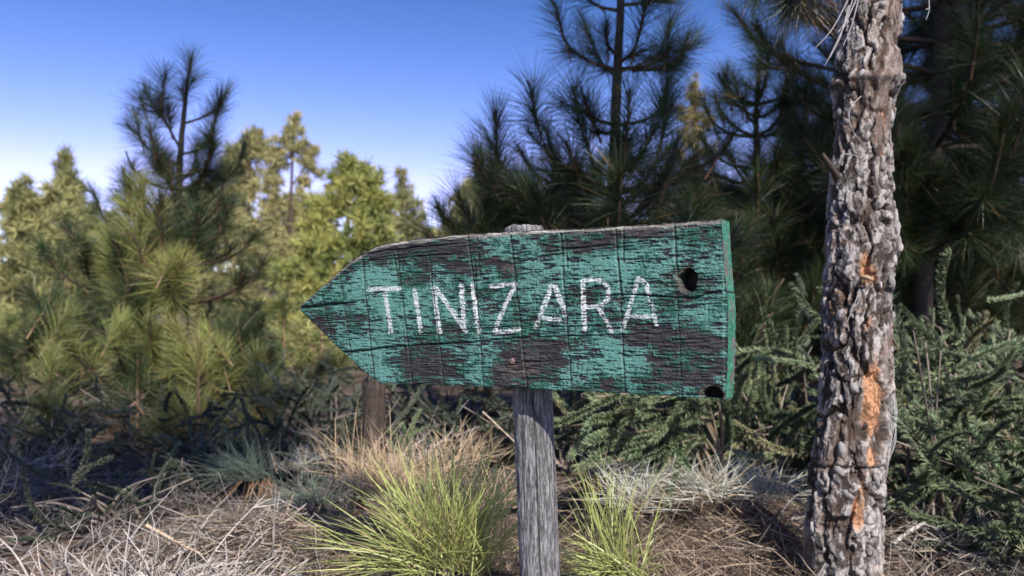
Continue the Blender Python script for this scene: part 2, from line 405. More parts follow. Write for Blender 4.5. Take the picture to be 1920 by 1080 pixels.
    # grain bows round the knot
    # -- colours
    n1 = fbm(U*25, Vv*30, 4, 61); n2 = fbm(U*300, Vv*160, 3, 63)
    light = np.array([.092, .222, .192]); deep = np.array([.018, .088, .064])
    tone = np.clip(sstep(.28, .62, dens-.14+1.2*(n1-.5)+.6*(n2-.5)+th*.45), 0, 1)
    pc = deep+(light-deep)*tone[..., None]
    pc = pc*(0.80+0.4*saw[..., None])
    wood_d = np.array([.020, .018, .021]); wood_l = np.array([.066, .062, .063])
    wg = np.clip(sstep(.42, .72, .65*grain+.35*fine), 0, 1)
    wc = wood_d + (wood_l-wood_d)*wg[..., None]
    warm = np.exp(-(((PX-940)/26)**2+((PY-500)/16)**2)) + .6*np.exp(-(((PX-965)/50)**2+((PY-690)/14)**2))
    wc = wc + np.array([.10, .055, .03])*(warm*wg)[..., None]
    greenish = fbm(U*60, Vv*70, 3, 71)
    wc = wc + np.array([.0, .045, .028])*(sstep(.45, .75, greenish)*sstep(.2, .55, dens))[..., None]
    C = wc*(1-paint[..., None]) + pc*paint[..., None]
    te = (1-edge_top)[..., None]                                   # bare grey top arris
    C = C*(1-te) + te*(np.array([.27, .25, .225])*(0.5+wg[..., None]))
    dk = np.clip(np.maximum(kerf, crack), 0, 1)[..., None]
    C = C*(1-.78*dk) + np.array([.012, .028, .022])*.78*dk
    C = C*(1-rim[..., None]*.6) + np.array([.13, .09, .065])*rim[..., None]*.6*(0.5+fine[..., None])
    C = C*(1-hole[..., None]) + np.array([.012, .011, .010])*hole[..., None]  # knot holes coloured near black, their inner darkness painted in
    # -- relief (metres, along the front normal)
    H = 0.0016*(grain-.5) + 0.0009*(grain2-.5) + .0007*(fine-.5) + 0.0004*(saw-.5)
    H = H - .0006*dash + 0.00055*paint*(.6+.8*fine) - 0.0019*kerf - 0.006*crack - 0.0007*(1-paint)*sstep(.5, .35, grain)
    H = H - 0.031*hole - .0012*rim
    ea = np.clip((tv[:, None]-Vv)/0.006, 0, 1); eb = np.clip((Vv-bv[:, None])/0.003, 0, 1); ec = np.clip(U/0.002, 0, 1)
    H = H - 0.006*(1-ea)**2 - 0.002*(1-eb)**2 - .001*(1-ec)**2
    # flakes of paint at the bottom arris
    Pf = P0 + H[..., None]*bnrm
    nf = NU*NV
    i = (np.arange(NU-1)[:, None]*NV+np.arange(NV-1)[None, :])
    keepF = np.ones(i.shape, bool)
    Ff = np.stack([i, i+1, i+NV+1, i+NV], -1)[keepF].reshape(-1, 4)
    # rim loop, going round the outline
    loop = np.concatenate([np.arange(NU)*NV, (NU-1)*NV+np.arange(1, NV), np.arange(NU-2, -1, -1)*NV+NV-1, np.arange(NV-2, 0, -1)])
    LP = Pf.reshape(-1, 3)[loop]; nL = len(loop); K = 12
    lu = U.reshape(-1)[loop]; lv = Vv.reshape(-1)[loop]
    Lc = np.arange(nL)*0.001
    SV = []; SC = []
    isend = (np.arange(nL) >= NU+NV-1+NU-2)                         # the right end
    istop = (np.arange(nL) >= NU+NV-1) & ~isend
    for k in range(1, K+1):
        t = k/K
        d = -THK*t
        out = 0.0010*(fbm(Lc*120, np.full(nL, k*.9), 3, 81)-.5)*2*(1 if k < K else .3)
        p = P0.reshape(-1, 3)[loop] + bnrm*d + np.stack([np.zeros(nL), np.zeros(nL), np.where(istop, out*1.5, 0)], -1) - np.where(isend, out*1.6, 0)[:, None]*bdir
        nn = fbm(Lc*300, np.full(nL, k*.7), 3, 85); n3 = fbm(Lc*30, np.full(nL, k*.2), 3, 87)
        c = np.where(isend[:, None], np.array([.042, .175, .112])*(.35+1.1*nn[:, None])*(.8+.4*n3[:, None]), np.array([.16, .15, .14])*(.3+1.3*nn[:, None]))
        lower = ~isend & ~istop
        c = np.where((lower & (n3 > .52))[:, None], np.array([.08, .34, .27])*(.6+.6*nn[:, None]), c)
        crk = isend & (np.abs(PY.reshape(-1)[loop]-547) < 2.2)
        chip = isend & (fbm(Lc*55, np.full(nL, k*.35), 3, 89) > .62)
        c = np.where(chip[:, None], np.array([.11, .10, .09])*(.4+1.2*nn[:, None]), c)
        c = np.where(crk[:, None], np.array([.01, .012, .01]), c)
        SV.append(p); SC.append(c)
    V = np.vstack([Pf.reshape(-1, 3)]+SV); Cc = np.vstack([C.reshape(-1, 3)]+SC)
    rings = [loop]+[nf+k*nL+np.arange(nL) for k in range(K)]
    Fs = []
    for k in range(K):
        a = rings[k]; b = rings[k+1]
        Fs.append(np.stack([a, b, np.roll(b, -1), np.roll(a, -1)], -1))
    # back: strips between bottom and top outlines
    last = rings[-1]; lowr = last[:NU]; topr = last[NU+NV-2:NU+NV-2+NU][::-1]
    Fb = np.stack([lowr[:-1], lowr[1:], topr[1:], topr[:-1]], -1)
    bme = mesh_np('board', V-np.array(root.location), [np.concatenate([Ff]+Fs+[Fb])], M_board, Cc, True)
    board = obj('board', bme, root); tag(board, 'thick plank cut to an arrow, chipped green paint over black wood')
    # -- letters: brush strokes of worn white paint, lying on the relief
    S = {}
    letters = [('T', [[(692, 542), (748, 541)], [(722, 545), (728, 585), (733, 622)]], 4.2),
               ('I', [[(778, 544), (784, 585), (789.5, 621)]], 3.8),
               ('N', [[(814, 540), (824, 622)], [(818, 541), (848, 583), (873, 620)], [(865.5, 536), (868, 570), (870.5, 612)]], 4.2),
               ('I', [[(886, 534), (892, 580), (898, 622)]], 3.8),
               ('Z', [[(921, 537), (968, 532)], [(967, 533), (947, 575), (929, 616)], [(929, 622), (950, 621), (974, 618)]], 4.0),
               ('A', [[(1034, 536), (1020, 575), (1004.5, 614)], [(1040, 536), (1048, 555), (1060, 590)], [(1022, 597), (1050, 600)]], 4.6),
               ('R', [[(1093, 527), (1094, 570), (1097, 619)], [(1093, 527), (1117, 524), (1136, 534), (1141, 552), (1130, 571), (1097, 577)], [(1122, 577), (1136, 600), (1147, 622)]], 4.2),
               ('A', [[(1196, 523), (1183, 570), (1167, 619)], [(1200, 522), (1212, 535), (1219, 558), (1225, 580)], [(1177, 593), (1227, 594)], [(1226, 590), (1231, 608)]], 4.2)]
    PYf = PY; PXf = PX
    for name, strokes, hw in letters:
        D = np.full(PX.shape, 99.0)
        for st in strokes:
            sp = spline(st, 24)
            for a, b in zip(sp[:-1], sp[1:]):
                ab = b-a; t = np.clip(((PX-a[0])*ab[0]+(PY-a[1])*ab[1])/max(ab@ab, 1e-6), 0, 1)
                D = np.minimum(D, np.hypot(PX-a[0]-ab[0]*t, PY-a[1]-ab[1]*t))
        wear = .45*fine+.3*grain2+.25*saw
        soft = fbm(U*120, Vv*160, 3, 93)
        ed = D - hw - 1.0 - 2.6*(fbm(U*260, Vv*260, 3, 91)-.5)
        alpha = sstep(.6, -1.6, ed)*sstep(.30, .46, wear+.25*(soft-.5)+(.03 if name != 'A' else -.015))*(1-.8*np.clip(np.maximum(kerf*.8, crack), 0, 1))*(1-.75*dash)
        if name == 'A': alpha = alpha*(1-.5*sstep(560, 610, PY)*sstep(.4, .6, soft))
        alpha = np.clip(alpha*(.56+.5*soft), 0, .95)
        on_ = (ed < .8) & (alpha > .05) & (crack < .6) & (hole < .1)
        cell = on_[:-1, :-1] & on_[1:, :-1] & on_[:-1, 1:] & on_[1:, 1:]
        ids = Ff.reshape(NU-1, NV-1, 4)[cell]
        if not len(ids): continue
        uq, inv = np.unique(ids.ravel(), return_inverse=True)
        lv_ = (Pf + bnrm*0.0004).reshape(-1, 3)[uq] - np.array(root.location)
        al = alpha.reshape(-1)[uq][:, None]
        lc = C.reshape(-1, 3)[uq]*(1-al)+np.array([.55, .58, .58])*(.8+.4*saw.reshape(-1)[uq][:, None])*al
        o = obj('letter', mesh_np('letter', lv_, [inv.reshape(-1, 4)], M_letter, np.clip(lc, 0, .88), True), board)
        o['label'] = 'hand painted white capital letter ' + name
    # -- nails
    for (px, py, r, dep, c) in [(960, 677, .0050, .0018, (.22, .14, .12)), (949, 493, .0038, -.0012, (.10, .045, .03))]:
        u, v = board_uv(px, py); c0 = BR+bdir*u; c0[2] = v
        mb = MB(); th_ = np.arange(14)*2*np.pi/14
        e1 = bdir; e2 = np.array([0, 0, 1.])
        Vn = [c0-bnrm*.012 + r*(np.cos(t)*e1+np.sin(t)*e2) for t in th_] + [c0+bnrm*(dep-.0006)+r*(np.cos(t)*e1+np.sin(t)*e2) for t in th_] + \
             [c0+bnrm*dep+r*.75*(np.cos(t)*e1+np.sin(t)*e2) for t in th_] + [c0+bnrm*(dep-.0003)]
        j = np.arange(14); j2 = (j+1) % 14
        mb.add(np.array(Vn)-np.array(root.location), np.stack([28+j, 28+j2, np.full(14, 42)], -1),
               np.vstack([np.stack([j, j2, 14+j2, 14+j], -1), np.stack([14+j, 14+j2, 28+j2, 28+j], -1)]), c)
        o = obj('nail', mb.mesh('nail', M_nail), board); o['label'] = 'round rusty nail head'
    # -- post
    NT, NZ = 200, 520
    zt = at(982, 427, 1.42)[2]; zb = -0.12
    zz = np.linspace(zb, zt, NZ); th_ = np.arange(NT)*2*np.pi/NT
    TH, ZZ = np.meshgrid(th_, zz)
    cz = [at(983, 430, 1.42), at(998, 735, 1.42), at(1012, 1075, 1.42)]
    cx = np.interp(ZZ, [c[2] for c in cz][::-1], [c[0] for c in cz][::-1])
    lo = cz[2]; sl = (cz[2][0]-cz[1][0])/(cz[2][2]-cz[1][2]); cx = np.where(ZZ < lo[2], lo[0]+sl*(ZZ-lo[2]), cx)
    # axis set so that the back of the board rests on the post
    mid = np.array([cz[1][0], 0, 0]); uu = 0
    r = 0.0345
    pb = BR + bdir*((cz[1][0]-BR[0])/bdir[0]) - bnrm*(THK+r-0.0012)
    off = pb - np.array([cz[1][0], 1.42, pb[2]]); YC = 1.42
    # solve: centre line at x = cx, y so that plane distance = THK + r
    cy = BR[1] + ((-(THK+r-.0012)) - (cx-BR[0])*bnrm[0])/bnrm[1]
    arc = TH*r
    gr = fbm(arc*330+3, ZZ*34, 4, 101, .6); gr2 = fbm(arc*800, ZZ*150, 3, 103)
    crk = np.zeros(TH.shape)
    def tcrack(px0, z0, z1, w, dp):
        nonlocal crk
        # angle on the visible side for a given pixel column
        s = np.clip((px0-1000)/38.0, -.98, .98); ta = math.pi*1.5+math.asin(s)
        da = (TH-ta-.05*(fbm(ZZ*9, ZZ*0+px0, 3, 107)-.5)*2+math.pi) % (2*math.pi)-math.pi
        crk = np.maximum(crk, dp*np.exp(-(da*r/w)**2)*sstep(z0-.02, z0+.02, ZZ)*sstep(z1+.02, z1-.02, ZZ))
    tcrack(1000, -.2, .72, .0009, 1.0); tcrack(1034, .22, .48, .0012, .7); tcrack(975, .1, .5, .0005, .4); tcrack(1018, -.1, .3, .0006, .4); tcrack(986, .3, .7, .0005, .35)
    knot = np.exp(-((((TH-(math.pi*1.5+math.asin(.92))))*r/.004)**2+((ZZ-at(1040, 862, 1.42)[2])/.006)**2))
    rr = r*(1+.018*(fbm(TH*1.2, ZZ*5, 2, 109)-.5)*2) + .0022*(gr-.5)+.0012*(gr2-.5) - .005*crk + .0015*knot
    topr_ = np.clip((zt-ZZ)/.006, 0, 1); rr = rr-.003*(1-topr_)**2
    ZZ2 = ZZ + sstep(zt-.03, zt, ZZ)*.009*(fbm(arc*160, arc*0, 3, 113)-.4)
    Vp = np.stack([cx+rr*np.cos(TH), cy+rr*np.sin(TH), ZZ2], -1)
    wg = sstep(.35, .7, .6*gr+.4*gr2)
    Cp = np.array([.060, .058, .060])+(np.array([.24, .236, .238])-np.array([.060, .058, .060]))*wg[..., None]
    Cp = Cp*(.8+.4*fbm(TH*2, ZZ*6, 3, 115)[..., None])
    Cp = Cp*(1-.85*crk[..., None])*(1-.8*knot[..., None])
    i = np.arange(NZ-1)[:, None]*NT; j = np.arange(NT)[None, :]; j2 = (j+1) % NT
    F4 = np.stack([i+j, i+j2, i+NT+j2, i+NT+j], -1).reshape(-1, 4)
    # top: concentric rings of rough end grain
    ringsV = []; ringsC = []; base = NZ*NT; F4l = [F4]; prev = (NZ-1)*NT+np.arange(NT)
    for k in range(1, 7):
        s = 1-k/6.5
        xx = cx[-1, 0]+rr[-1]*s*np.cos(th_); yy = cy[-1, 0]+rr[-1]*s*np.sin(th_)
        z_ = zt+.009*(fbm(xx*160+3, yy*160, 3, 117)-.4)
        ringsV.append(np.stack([xx, yy, z_], -1)); ringsC.append(np.array([.33, .325, .33])*(.3+1.2*fbm(xx*300, yy*300, 2, 118)[:, None]))
        cur = base+(k-1)*NT+np.arange(NT)
        F4l.append(np.stack([prev, np.roll(prev, -1), np.roll(cur, -1), cur], -1)); prev = cur
    V = np.vstack([Vp.reshape(-1, 3)]+ringsV); Cc = np.vstack([Cp.reshape(-1, 3)]+ringsC)
    o = obj('post', mesh_np('post', V-np.array(root.location), [np.concatenate(F4l)], M_post, np.clip(Cc, 0, 1), True), root)
    o['label'] = 'round weathered grey post with a long drying crack'
build_sign()

# ------------------------------------------------------------------ needle tufts (shared meshes)
def tuft_mesh(name, n, L, twig, width, seed, lo=18, hi=72, c0=(.035, .06, .02), c1=(.075, .115, .035), seg=3, droop=0.12, spread=1.0, dead=0.0, mat=None, stem=True, base=-.02, skew=0.0):
    g = np.random.default_rng(seed); mb = MB()
    s = g.random(n)**0.75
    ph = g.uniform(0, 2*np.pi, n)
    a = np.radians(hi+(lo-hi)*s + g.normal(0, 9, n))
    D = np.stack([np.sin(a)*np.cos(ph), np.sin(a)*np.sin(ph), np.cos(a)], -1)
    P = np.stack([0.004*np.cos(ph), 0.004*np.sin(ph), base+twig*s], -1)
    D = D+skew*np.array([math.cos(seed), math.sin(seed), 0])*g.uniform(0, 1.4, n)[:, None]+g.normal(0, .07, (n, 3))
    ln = L*g.uniform(.72, 1.08, n)*(1-.15*s)
    B = np.stack([np.cos(ph)*droop, np.sin(ph)*droop, -droop*.6*np.ones(n)], -1) + g.normal(0, .06, (n, 3))
    t = g.random(n)[:, None]
    C0 = np.array(c0)*(1-t*.4)+np.array(c1)*t*.4; C1 = np.array(c0)*.3+np.array(c1)*(.5+.5*t)
    if dead:
        dd = g.random(n) < dead
        C0 = np.where(dd[:, None], [.22, .13, .07], C0); C1 = np.where(dd[:, None], [.30, .19, .10], C1)
    ribbons(mb, P, D, ln, width*g.uniform(.8, 1.2, n), B, seg, C0, C1, g)
    if stem: tube(mb, [(0, 0, -.06), (0, 0, twig*.5), (0, 0, twig*.95)], [.0055, .0048, .003], 5, (.22, .13, .075))
    return mb.mesh(name, mat or M_needle)
DARK = dict(c0=(.020, .034, .013), c1=(.048, .078, .026))  # needle greens darkened, shade of these pines put into the colour
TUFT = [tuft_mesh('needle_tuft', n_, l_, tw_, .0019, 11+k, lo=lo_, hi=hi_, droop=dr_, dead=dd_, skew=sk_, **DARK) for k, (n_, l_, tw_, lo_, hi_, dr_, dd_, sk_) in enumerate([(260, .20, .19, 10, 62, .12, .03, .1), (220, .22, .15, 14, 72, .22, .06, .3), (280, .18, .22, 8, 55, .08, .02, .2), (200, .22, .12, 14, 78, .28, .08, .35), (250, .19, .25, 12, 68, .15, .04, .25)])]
TUFT_L = [tuft_mesh('needle_tuft', 230-30*k, .17+.015*k, .20-.025*k, .0022, 31+k, lo=10+2*k, hi=58+8*k, skew=.12*k, droop=.1+.07*k, c0=(.15, .155, .045), c1=(.31, .34, .10), dead=.08) for k in range(4)]   # yellow-green shoots, sunlight put into the needle colour
TUFT_D = [tuft_mesh('needle_tuft', 170, .25, .10, .0018, 51+k, lo=30, hi=110, c0=(.16, .10, .05), c1=(.22, .16, .07), dead=.5, droop=.35) for k in range(2)]       # browned, drooping

def branch_tube(root, pts, r0, r1, name='branch', C=(.065, .048, .037), n=6):
    pts = spline(pts, max(6, 4*len(pts)))
    mb = MB(); tube(mb, pts-np.array(root.location), np.linspace(r0, r1, len(pts)), n, C, True, .04)
    return obj(name, mb.mesh(name, M_branch, True), root), pts

def shoot(root, pts, r0=.010, r1=.004, tufts=3, meshes=TUFT, sc_=1.0, g=rng, spacing=.13, up=.25):
    b, sp = branch_tube(root, pts, r0, r1)
    T = unit(np.gradient(sp, axis=0))
    place('needle_tuft', meshes[g.integers(len(meshes))], root, sp[-1]-T[-1]*.19*sc_, T[-1]+[0, 0, up*.3], sc_*g.uniform(.9, 1.1), g)
    L = np.concatenate([[0], np.cumsum(np.linalg.norm(np.diff(sp, axis=0), axis=1))])
    for k in range(1, tufts):
        s = L[-1]-k*spacing-.19*sc_
        if s < L[-1]*.06: break
        i = int(np.searchsorted(L, s)); i = min(i, len(sp)-1)
        place('needle_tuft', meshes[g.integers(len(meshes))], root, sp[i], T[i]+g.normal(0, .3, 3)+[0, 0, up], sc_*g.uniform(.75, 1.0), g)

def whorls(root, axis_pts, z0, z1, step, nb, lenf, meshes, g, r=.011, tufts=3, sc_=1.0, keep=None, rise=.5):
    """random whorled branches round a trunk polyline"""
    ax = np.asarray(axis_pts, float); o = np.argsort(ax[:, 2]); ax = ax[o]
    z = z0
    while z < z1:
        c = np.array([np.interp(z, ax[:, 2], ax[:, 0]), np.interp(z, ax[:, 2], ax[:, 1]), z])
        a0 = g.uniform(0, 6.28); m = nb+g.integers(-1, 2)
        for k in range(m):
            a = a0+k*2*np.pi/m+g.normal(0, .25); L = lenf(z)*g.uniform(.75, 1.2)
            d = np.array([math.cos(a), math.sin(a), 0])
            if keep is not None and not keep(c+d*L*.8): continue
            p = [c, c+d*L*.45+[0, 0, L*.12*rise], c+d*L*.8+[0, 0, L*.42*rise], c+d*L*.95+[0, 0, L*.80*rise]]
            shoot(root, p, r, .005, tufts, meshes, sc_, g)
        z += step*g.uniform(.8, 1.2)

def pine(name, label, base, trunk_px, Y, r0, r1, cat='tree', group=None):
    """small pine whose trunk follows the given photo columns at distance Y"""
    pts = [np.array(base)]+[at(px, py, Y+dy) for (px, py, dy) in trunk_px]
    root = thing(name, tuple(base), label, cat, group)
    sp = spline(pts, 6*len(pts)); mb = MB()
    tube(mb, sp-np.array(base), np.linspace(r0, r1, len(sp)), 9, (.050, .038, .032), True, .06)
    obj('trunk', mb.mesh('trunk', M_branch, True), root)
    return root, sp

# centre pine: dark, shaded
g1 = np.random.default_rng(21)
YC = 3.5
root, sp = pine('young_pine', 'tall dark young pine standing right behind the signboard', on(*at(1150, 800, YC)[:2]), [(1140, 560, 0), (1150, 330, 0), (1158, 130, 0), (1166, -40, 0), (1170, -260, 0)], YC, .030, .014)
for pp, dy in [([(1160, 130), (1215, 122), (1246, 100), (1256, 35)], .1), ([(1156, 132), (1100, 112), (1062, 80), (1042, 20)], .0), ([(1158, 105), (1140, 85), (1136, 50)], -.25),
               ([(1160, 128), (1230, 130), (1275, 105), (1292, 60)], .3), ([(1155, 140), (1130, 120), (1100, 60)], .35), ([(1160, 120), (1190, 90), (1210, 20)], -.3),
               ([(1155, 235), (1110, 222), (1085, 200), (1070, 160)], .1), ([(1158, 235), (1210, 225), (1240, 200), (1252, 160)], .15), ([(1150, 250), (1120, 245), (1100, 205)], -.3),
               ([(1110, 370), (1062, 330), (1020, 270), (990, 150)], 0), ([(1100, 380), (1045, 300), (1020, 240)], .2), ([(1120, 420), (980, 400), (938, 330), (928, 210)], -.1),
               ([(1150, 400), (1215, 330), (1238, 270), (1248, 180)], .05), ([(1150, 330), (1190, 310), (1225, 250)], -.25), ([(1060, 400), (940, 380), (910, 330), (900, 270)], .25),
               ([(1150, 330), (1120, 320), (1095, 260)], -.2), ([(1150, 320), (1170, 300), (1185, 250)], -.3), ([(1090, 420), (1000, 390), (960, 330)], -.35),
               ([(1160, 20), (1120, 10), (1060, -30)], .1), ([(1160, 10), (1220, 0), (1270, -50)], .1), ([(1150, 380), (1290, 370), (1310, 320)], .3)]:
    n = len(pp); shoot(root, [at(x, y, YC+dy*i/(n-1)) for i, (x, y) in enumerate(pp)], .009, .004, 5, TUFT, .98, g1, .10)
whorls(root, sp, .35, 1.30, .13, 6, lambda z: .85-.28*z, TUFT, g1, tufts=4, sc_=.95)

# lit sprouting pine left of it, low (partly sunlit yellow-green)
root, sp = pine('young_pine', 'low bushy pine with pale tips at the left edge of the dark pine', on(*at(915, 800, 3.6)[:2]), [(915, 600, 0), (918, 430, 0), (922, 330, 0)], 3.6, .024, .010)
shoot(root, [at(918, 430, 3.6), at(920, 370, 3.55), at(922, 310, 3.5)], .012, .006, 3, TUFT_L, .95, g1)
whorls(root, sp, .42, 1.12, .12, 5, lambda z: .5-.22*z, TUFT, g1, tufts=3, sc_=.9)

# left pine
g2 = np.random.default_rng(22); YL = 4.7
root, sp = pine('young_pine', 'dark topped young pine with bare forked leader against the left sky', on(*at(325, 760, YL)[:2]), [(322, 600, 0), (333, 400, 0), (338, 290, 0), (345, 215, 0), (352, 150, 0), (360, 105, 0)], YL, .030, .006)
for pp, dy in [([(345, 215), (350, 160), (362, 95)], 0), ([(336, 275), (310, 225), (305, 185), (312, 130)], -.1), ([(336, 275), (300, 215), (272, 205), (262, 170)], .15),
               ([(334, 310), (296, 290), (268, 268), (256, 225)], .1), ([(344, 232), (385, 218), (412, 200), (425, 175)], .1), ([(340, 290), (385, 275), (400, 240), (412, 200)], -.2),
               ([(338, 330), (375, 320), (392, 290), (398, 250)], -.3), ([(338, 340), (360, 320), (372, 270)], .2), ([(336, 330), (300, 320), (285, 290)], .3), ([(338, 350), (400, 350), (420, 310)], .2)]:
    n = len(pp); shoot(root, [at(x, y, YL+dy*i/(n-1)) for i, (x, y) in enumerate(pp)], .008, .004, 5, TUFT, .90, g2, .09)
whorls(root, sp, .30, 1.02, .24, 5, lambda z: .85-.35*z, TUFT, g2, tufts=3, sc_=.9)
whorls(root, sp, 1.0, 1.42, .13, 5, lambda z: .40-.1*(z-1), TUFT, g2, tufts=3, sc_=.85, rise=.9)
for (px, py, Y) in [(265, 330, 4.3), (230, 390, 4.2), (195, 420, 4.4), (250, 440, 4.0), (300, 400, 4.1), (215, 470, 4.1), (160, 480, 4.3), (330, 470, 4.0), (370, 480, 4.1),
                    (100, 560, 4.2), (130, 590, 4.0), (230, 600, 3.9), (280, 590, 3.9), (330, 620, 3.9), (380, 620, 4.0), (440, 600, 4.2), (90, 620, 4.2), (260, 520, 4.0), (410, 660, 4.1), (340, 680, 3.9), (470, 660, 4.2)]:
    tip = at(px, py, Y); bs = np.array([sp[0][0], sp[0][1], max(.1, tip[2]-.35)]); bs[:2] = bs[:2]*.35+tip[:2]*.65
    ctr = np.array([np.interp(bs[2], sp[:, 2], sp[:, 0]), np.interp(bs[2], sp[:, 2], sp[:, 1]), max(.08, bs[2]-.05)])
    shoot(root, [ctr, bs, tip-np.array([g2.normal(0, .05), g2.normal(0, .05), .11]), tip], .010, .005, 4, TUFT_L if g2.random() < .72 else TUFT, .95, g2, .10)

def sapling(label, px, py, Y, h, nb, meshes, g, s_=.9):
    b = on(*at(px, py, Y)[:2]); root = thing('pine_sapling', tuple(b), label, 'sapling')
    mb = MB(); sp = spline([b, b+[.01, 0, h*.5], b+[0, .01, h]], 8); tube(mb, sp-b, np.linspace(.012, .005, 8), 6, (.2, .13, .08)); obj('stem', mb.mesh('stem', M_branch, True), root)
    place('needle_tuft', meshes[0], root, sp[-1], (0, 0, 1), s_, g)
    for k in range(nb):
        z = h*g.uniform(.15, .9); a = g.uniform(0, 6.28); L = h*g.uniform(.3, .75); d = np.array([math.cos(a), math.sin(a), 0]); c = b+[0, 0, z]
        shoot(root, [c, c+d*L*.5+[0, 0, .03], c+d*L+[0, 0, L*.5]], .007, .004, 2, meshes, s_, g)
for (px, Y, h, nb, me_, lb) in [(40, 4.6, .55, 8, TUFT_L, 'sunlit pine sapling at the left edge'), (150, 5.2, .6, 9, TUFT, 'sunlit pine sapling left of the young pine stem'), (255, 3.9, .30, 6, TUFT, 'small pine sapling in front of the young pine'), (430, 4.3, .45, 8, TUFT, 'dark pine sapling right of the young pine stem'), (530, 5.0, .55, 9, TUFT, 'dark pine sapling left of the arrow tip'), (600, 6.0, .6, 8, TUFT_L, 'yellow green sapling behind the arrow tip'), (370, 3.7, .3, 6, TUFT_L, 'tiny sapling with yellow green tips below the young pine'), (90, 3.7, .26, 5, TUFT_L, 'tiny sapling near the bleached dead bush'), (480, 3.8, .3, 6, TUFT_L, 'tiny sapling with bright tips above the shaded shrubs')]:
    sapling(lb, px, 760, Y, h, nb, me_, g2)

# right-hand young pines
g3 = np.random.default_rng(23); YR = 4.4
root, sp = pine('young_pine', 'slim dark young pine with candle top between dark pine and near trunk', on(*at(1420, 780, YR)[:2]), [(1418, 600, 0), (1420, 390, 0), (1418, 215, 0), (1424, 125, 0)], YR, .032, .009)
for pp, dy in [([(1419, 215), (1422, 160), (1425, 110)], 0), ([(1419, 220), (1385, 200), (1366, 170), (1360, 140)], .1), ([(1419, 222), (1455, 205), (1468, 180), (1474, 150)], .1),
               ([(1419, 235), (1400, 215), (1390, 170)], -.3), ([(1420, 345), (1370, 340), (1338, 320), (1330, 290)], 0), ([(1420, 345), (1470, 335), (1495, 310), (1500, 270)], .2), ([(1420, 350), (1390, 330), (1370, 300)], -.3), ([(1420, 348), (1450, 330), (1460, 300)], -.3)]:
    n = len(pp); shoot(root, [at(x, y, YR+dy*i/(n-1)) for i, (x, y) in enumerate(pp)], .009, .004, 4, TUFT, .95, g3, .10)
whorls(root, sp, .25, 1.40, .15, 5, lambda z: .8-.3*z, TUFT, g3, tufts=4, sc_=.95)
whorls(root, sp, 1.45, 1.85, .16, 5, lambda z: .28, TUFT, g3, tufts=3, sc_=.9, rise=.9)
root, sp = pine('young_pine', 'farther slim dark pine just left of the near trunk', on(*at(1500, 760, 5.4)[:2]), [(1500, 560, 0), (1500, 400, 0), (1508, 250, 0), (1515, 150, 0)], 5.4, .035, .010)
for pp, dy in [([(1508, 250), (1512, 200), (1516, 150)], 0), ([(1508, 270), (1480, 240), (1476, 200)], .1), ([(1508, 270), (1540, 240), (1545, 190)], .1), ([(1505, 350), (1560, 330), (1580, 280)], 0), ([(1505, 350), (1470, 340), (1455, 300)], 0)]:
    n = len(pp); shoot(root, [at(x, y, 5.4+dy*i/(n-1)) for i, (x, y) in enumerate(pp)], .009, .004, 4, TUFT, 1.0, g3, .10)
whorls(root, sp, .3, 1.4, .22, 5, lambda z: .9-.3*z, TUFT, g3, tufts=3, sc_=.9)
root, sp = pine('young_pine', 'big shadowy pine filling the top right corner behind the near trunk', on(*at(1735, 780, 4.2)[:2]), [(1730, 560, 0), (1742, 350, 0), (1760, 230, 0), (1766, 60, 0), (1775, -120, 0), (1780, -300, 0)], 4.2, .055, .03)
whorls(root, sp, .95, 3.3, .19, 6, lambda z: 1.15-.12*z, TUFT, g3, tufts=5, sc_=1.1, r=.016)
for pp, dy in [([(1745, 350), (1800, 360), (1850, 400)], -.6), ([(1745, 350), (1790, 330), (1830, 340)], -.7), ([(1740, 370), (1720, 380), (1700, 330)], -.5), ([(1740, 400), (1780, 420), (1820, 440)], -.8), ([(1745, 330), (1850, 320), (1900, 330)], -.5), ([(1740, 420), (1710, 440), (1695, 470)], -.7), ([(1750, 380), (1860, 390), (1910, 420)], -.7)]:
    n = len(pp); shoot(root, [at(x, y, 4.2+dy*i/(n-1)) for i, (x, y) in enumerate(pp)], .012, .006, 4, TUFT, 1.1, g3, .12, up=0)
root, sp = pine('young_pine', 'shaded pine at the right edge of the view', on(*at(1960, 780, 5.0)[:2]), [(1960, 560, 0), (1955, 300, 0), (1950, 100, 0), (1945, -200, 0)], 5.0, .05, .02)
whorls(root, sp, .4, 2.9, .22, 6, lambda z: 1.2-.18*z, TUFT, g3, tufts=4, sc_=1.15, r=.016)
for k, (px, Y, h, lb) in enumerate([(1330, 5.2, 1.5, 'short shaded pine low behind the right end of the signboard'), (1590, 4.9, 1.5, 'shaded pine mostly covered by the near trunk'), (1040, 4.8, 1.5, 'short shaded pine behind the middle of the signboard'), (1560, 5.8, 2.0, 'tall shaded pine showing left of the near trunk top'), (1670, 5.2, 2.6, 'tall shaded pine showing right of the near trunk top'), (1860, 5.6, 2.5, 'tall shaded pine in the dark right corner'), (1470, 5.6, 1.5, 'shaded pine low between the slim pines')]):
    b = on(*at(px, 780, Y)[:2]); root = thing('young_pine', tuple(b), lb, 'tree')
    sp = spline([b, b+[.02, 0, h*.5], b+[0, .02, h]], 12); mb = MB(); tube(mb, sp-b, np.linspace(.035, .01, 12), 8, (.1, .075, .06)); obj('trunk', mb.mesh('trunk', M_branch, True), root)
    shoot(root, [sp[-4], sp[-2], sp[-1]], .01, .005, 3, TUFT, 1.0, g3)
    whorls(root, sp, .25, h-.1, .18, 6, lambda z: max(.3, .9-.5*z*1.2/h), TUFT, g3, tufts=3, sc_=1.05)

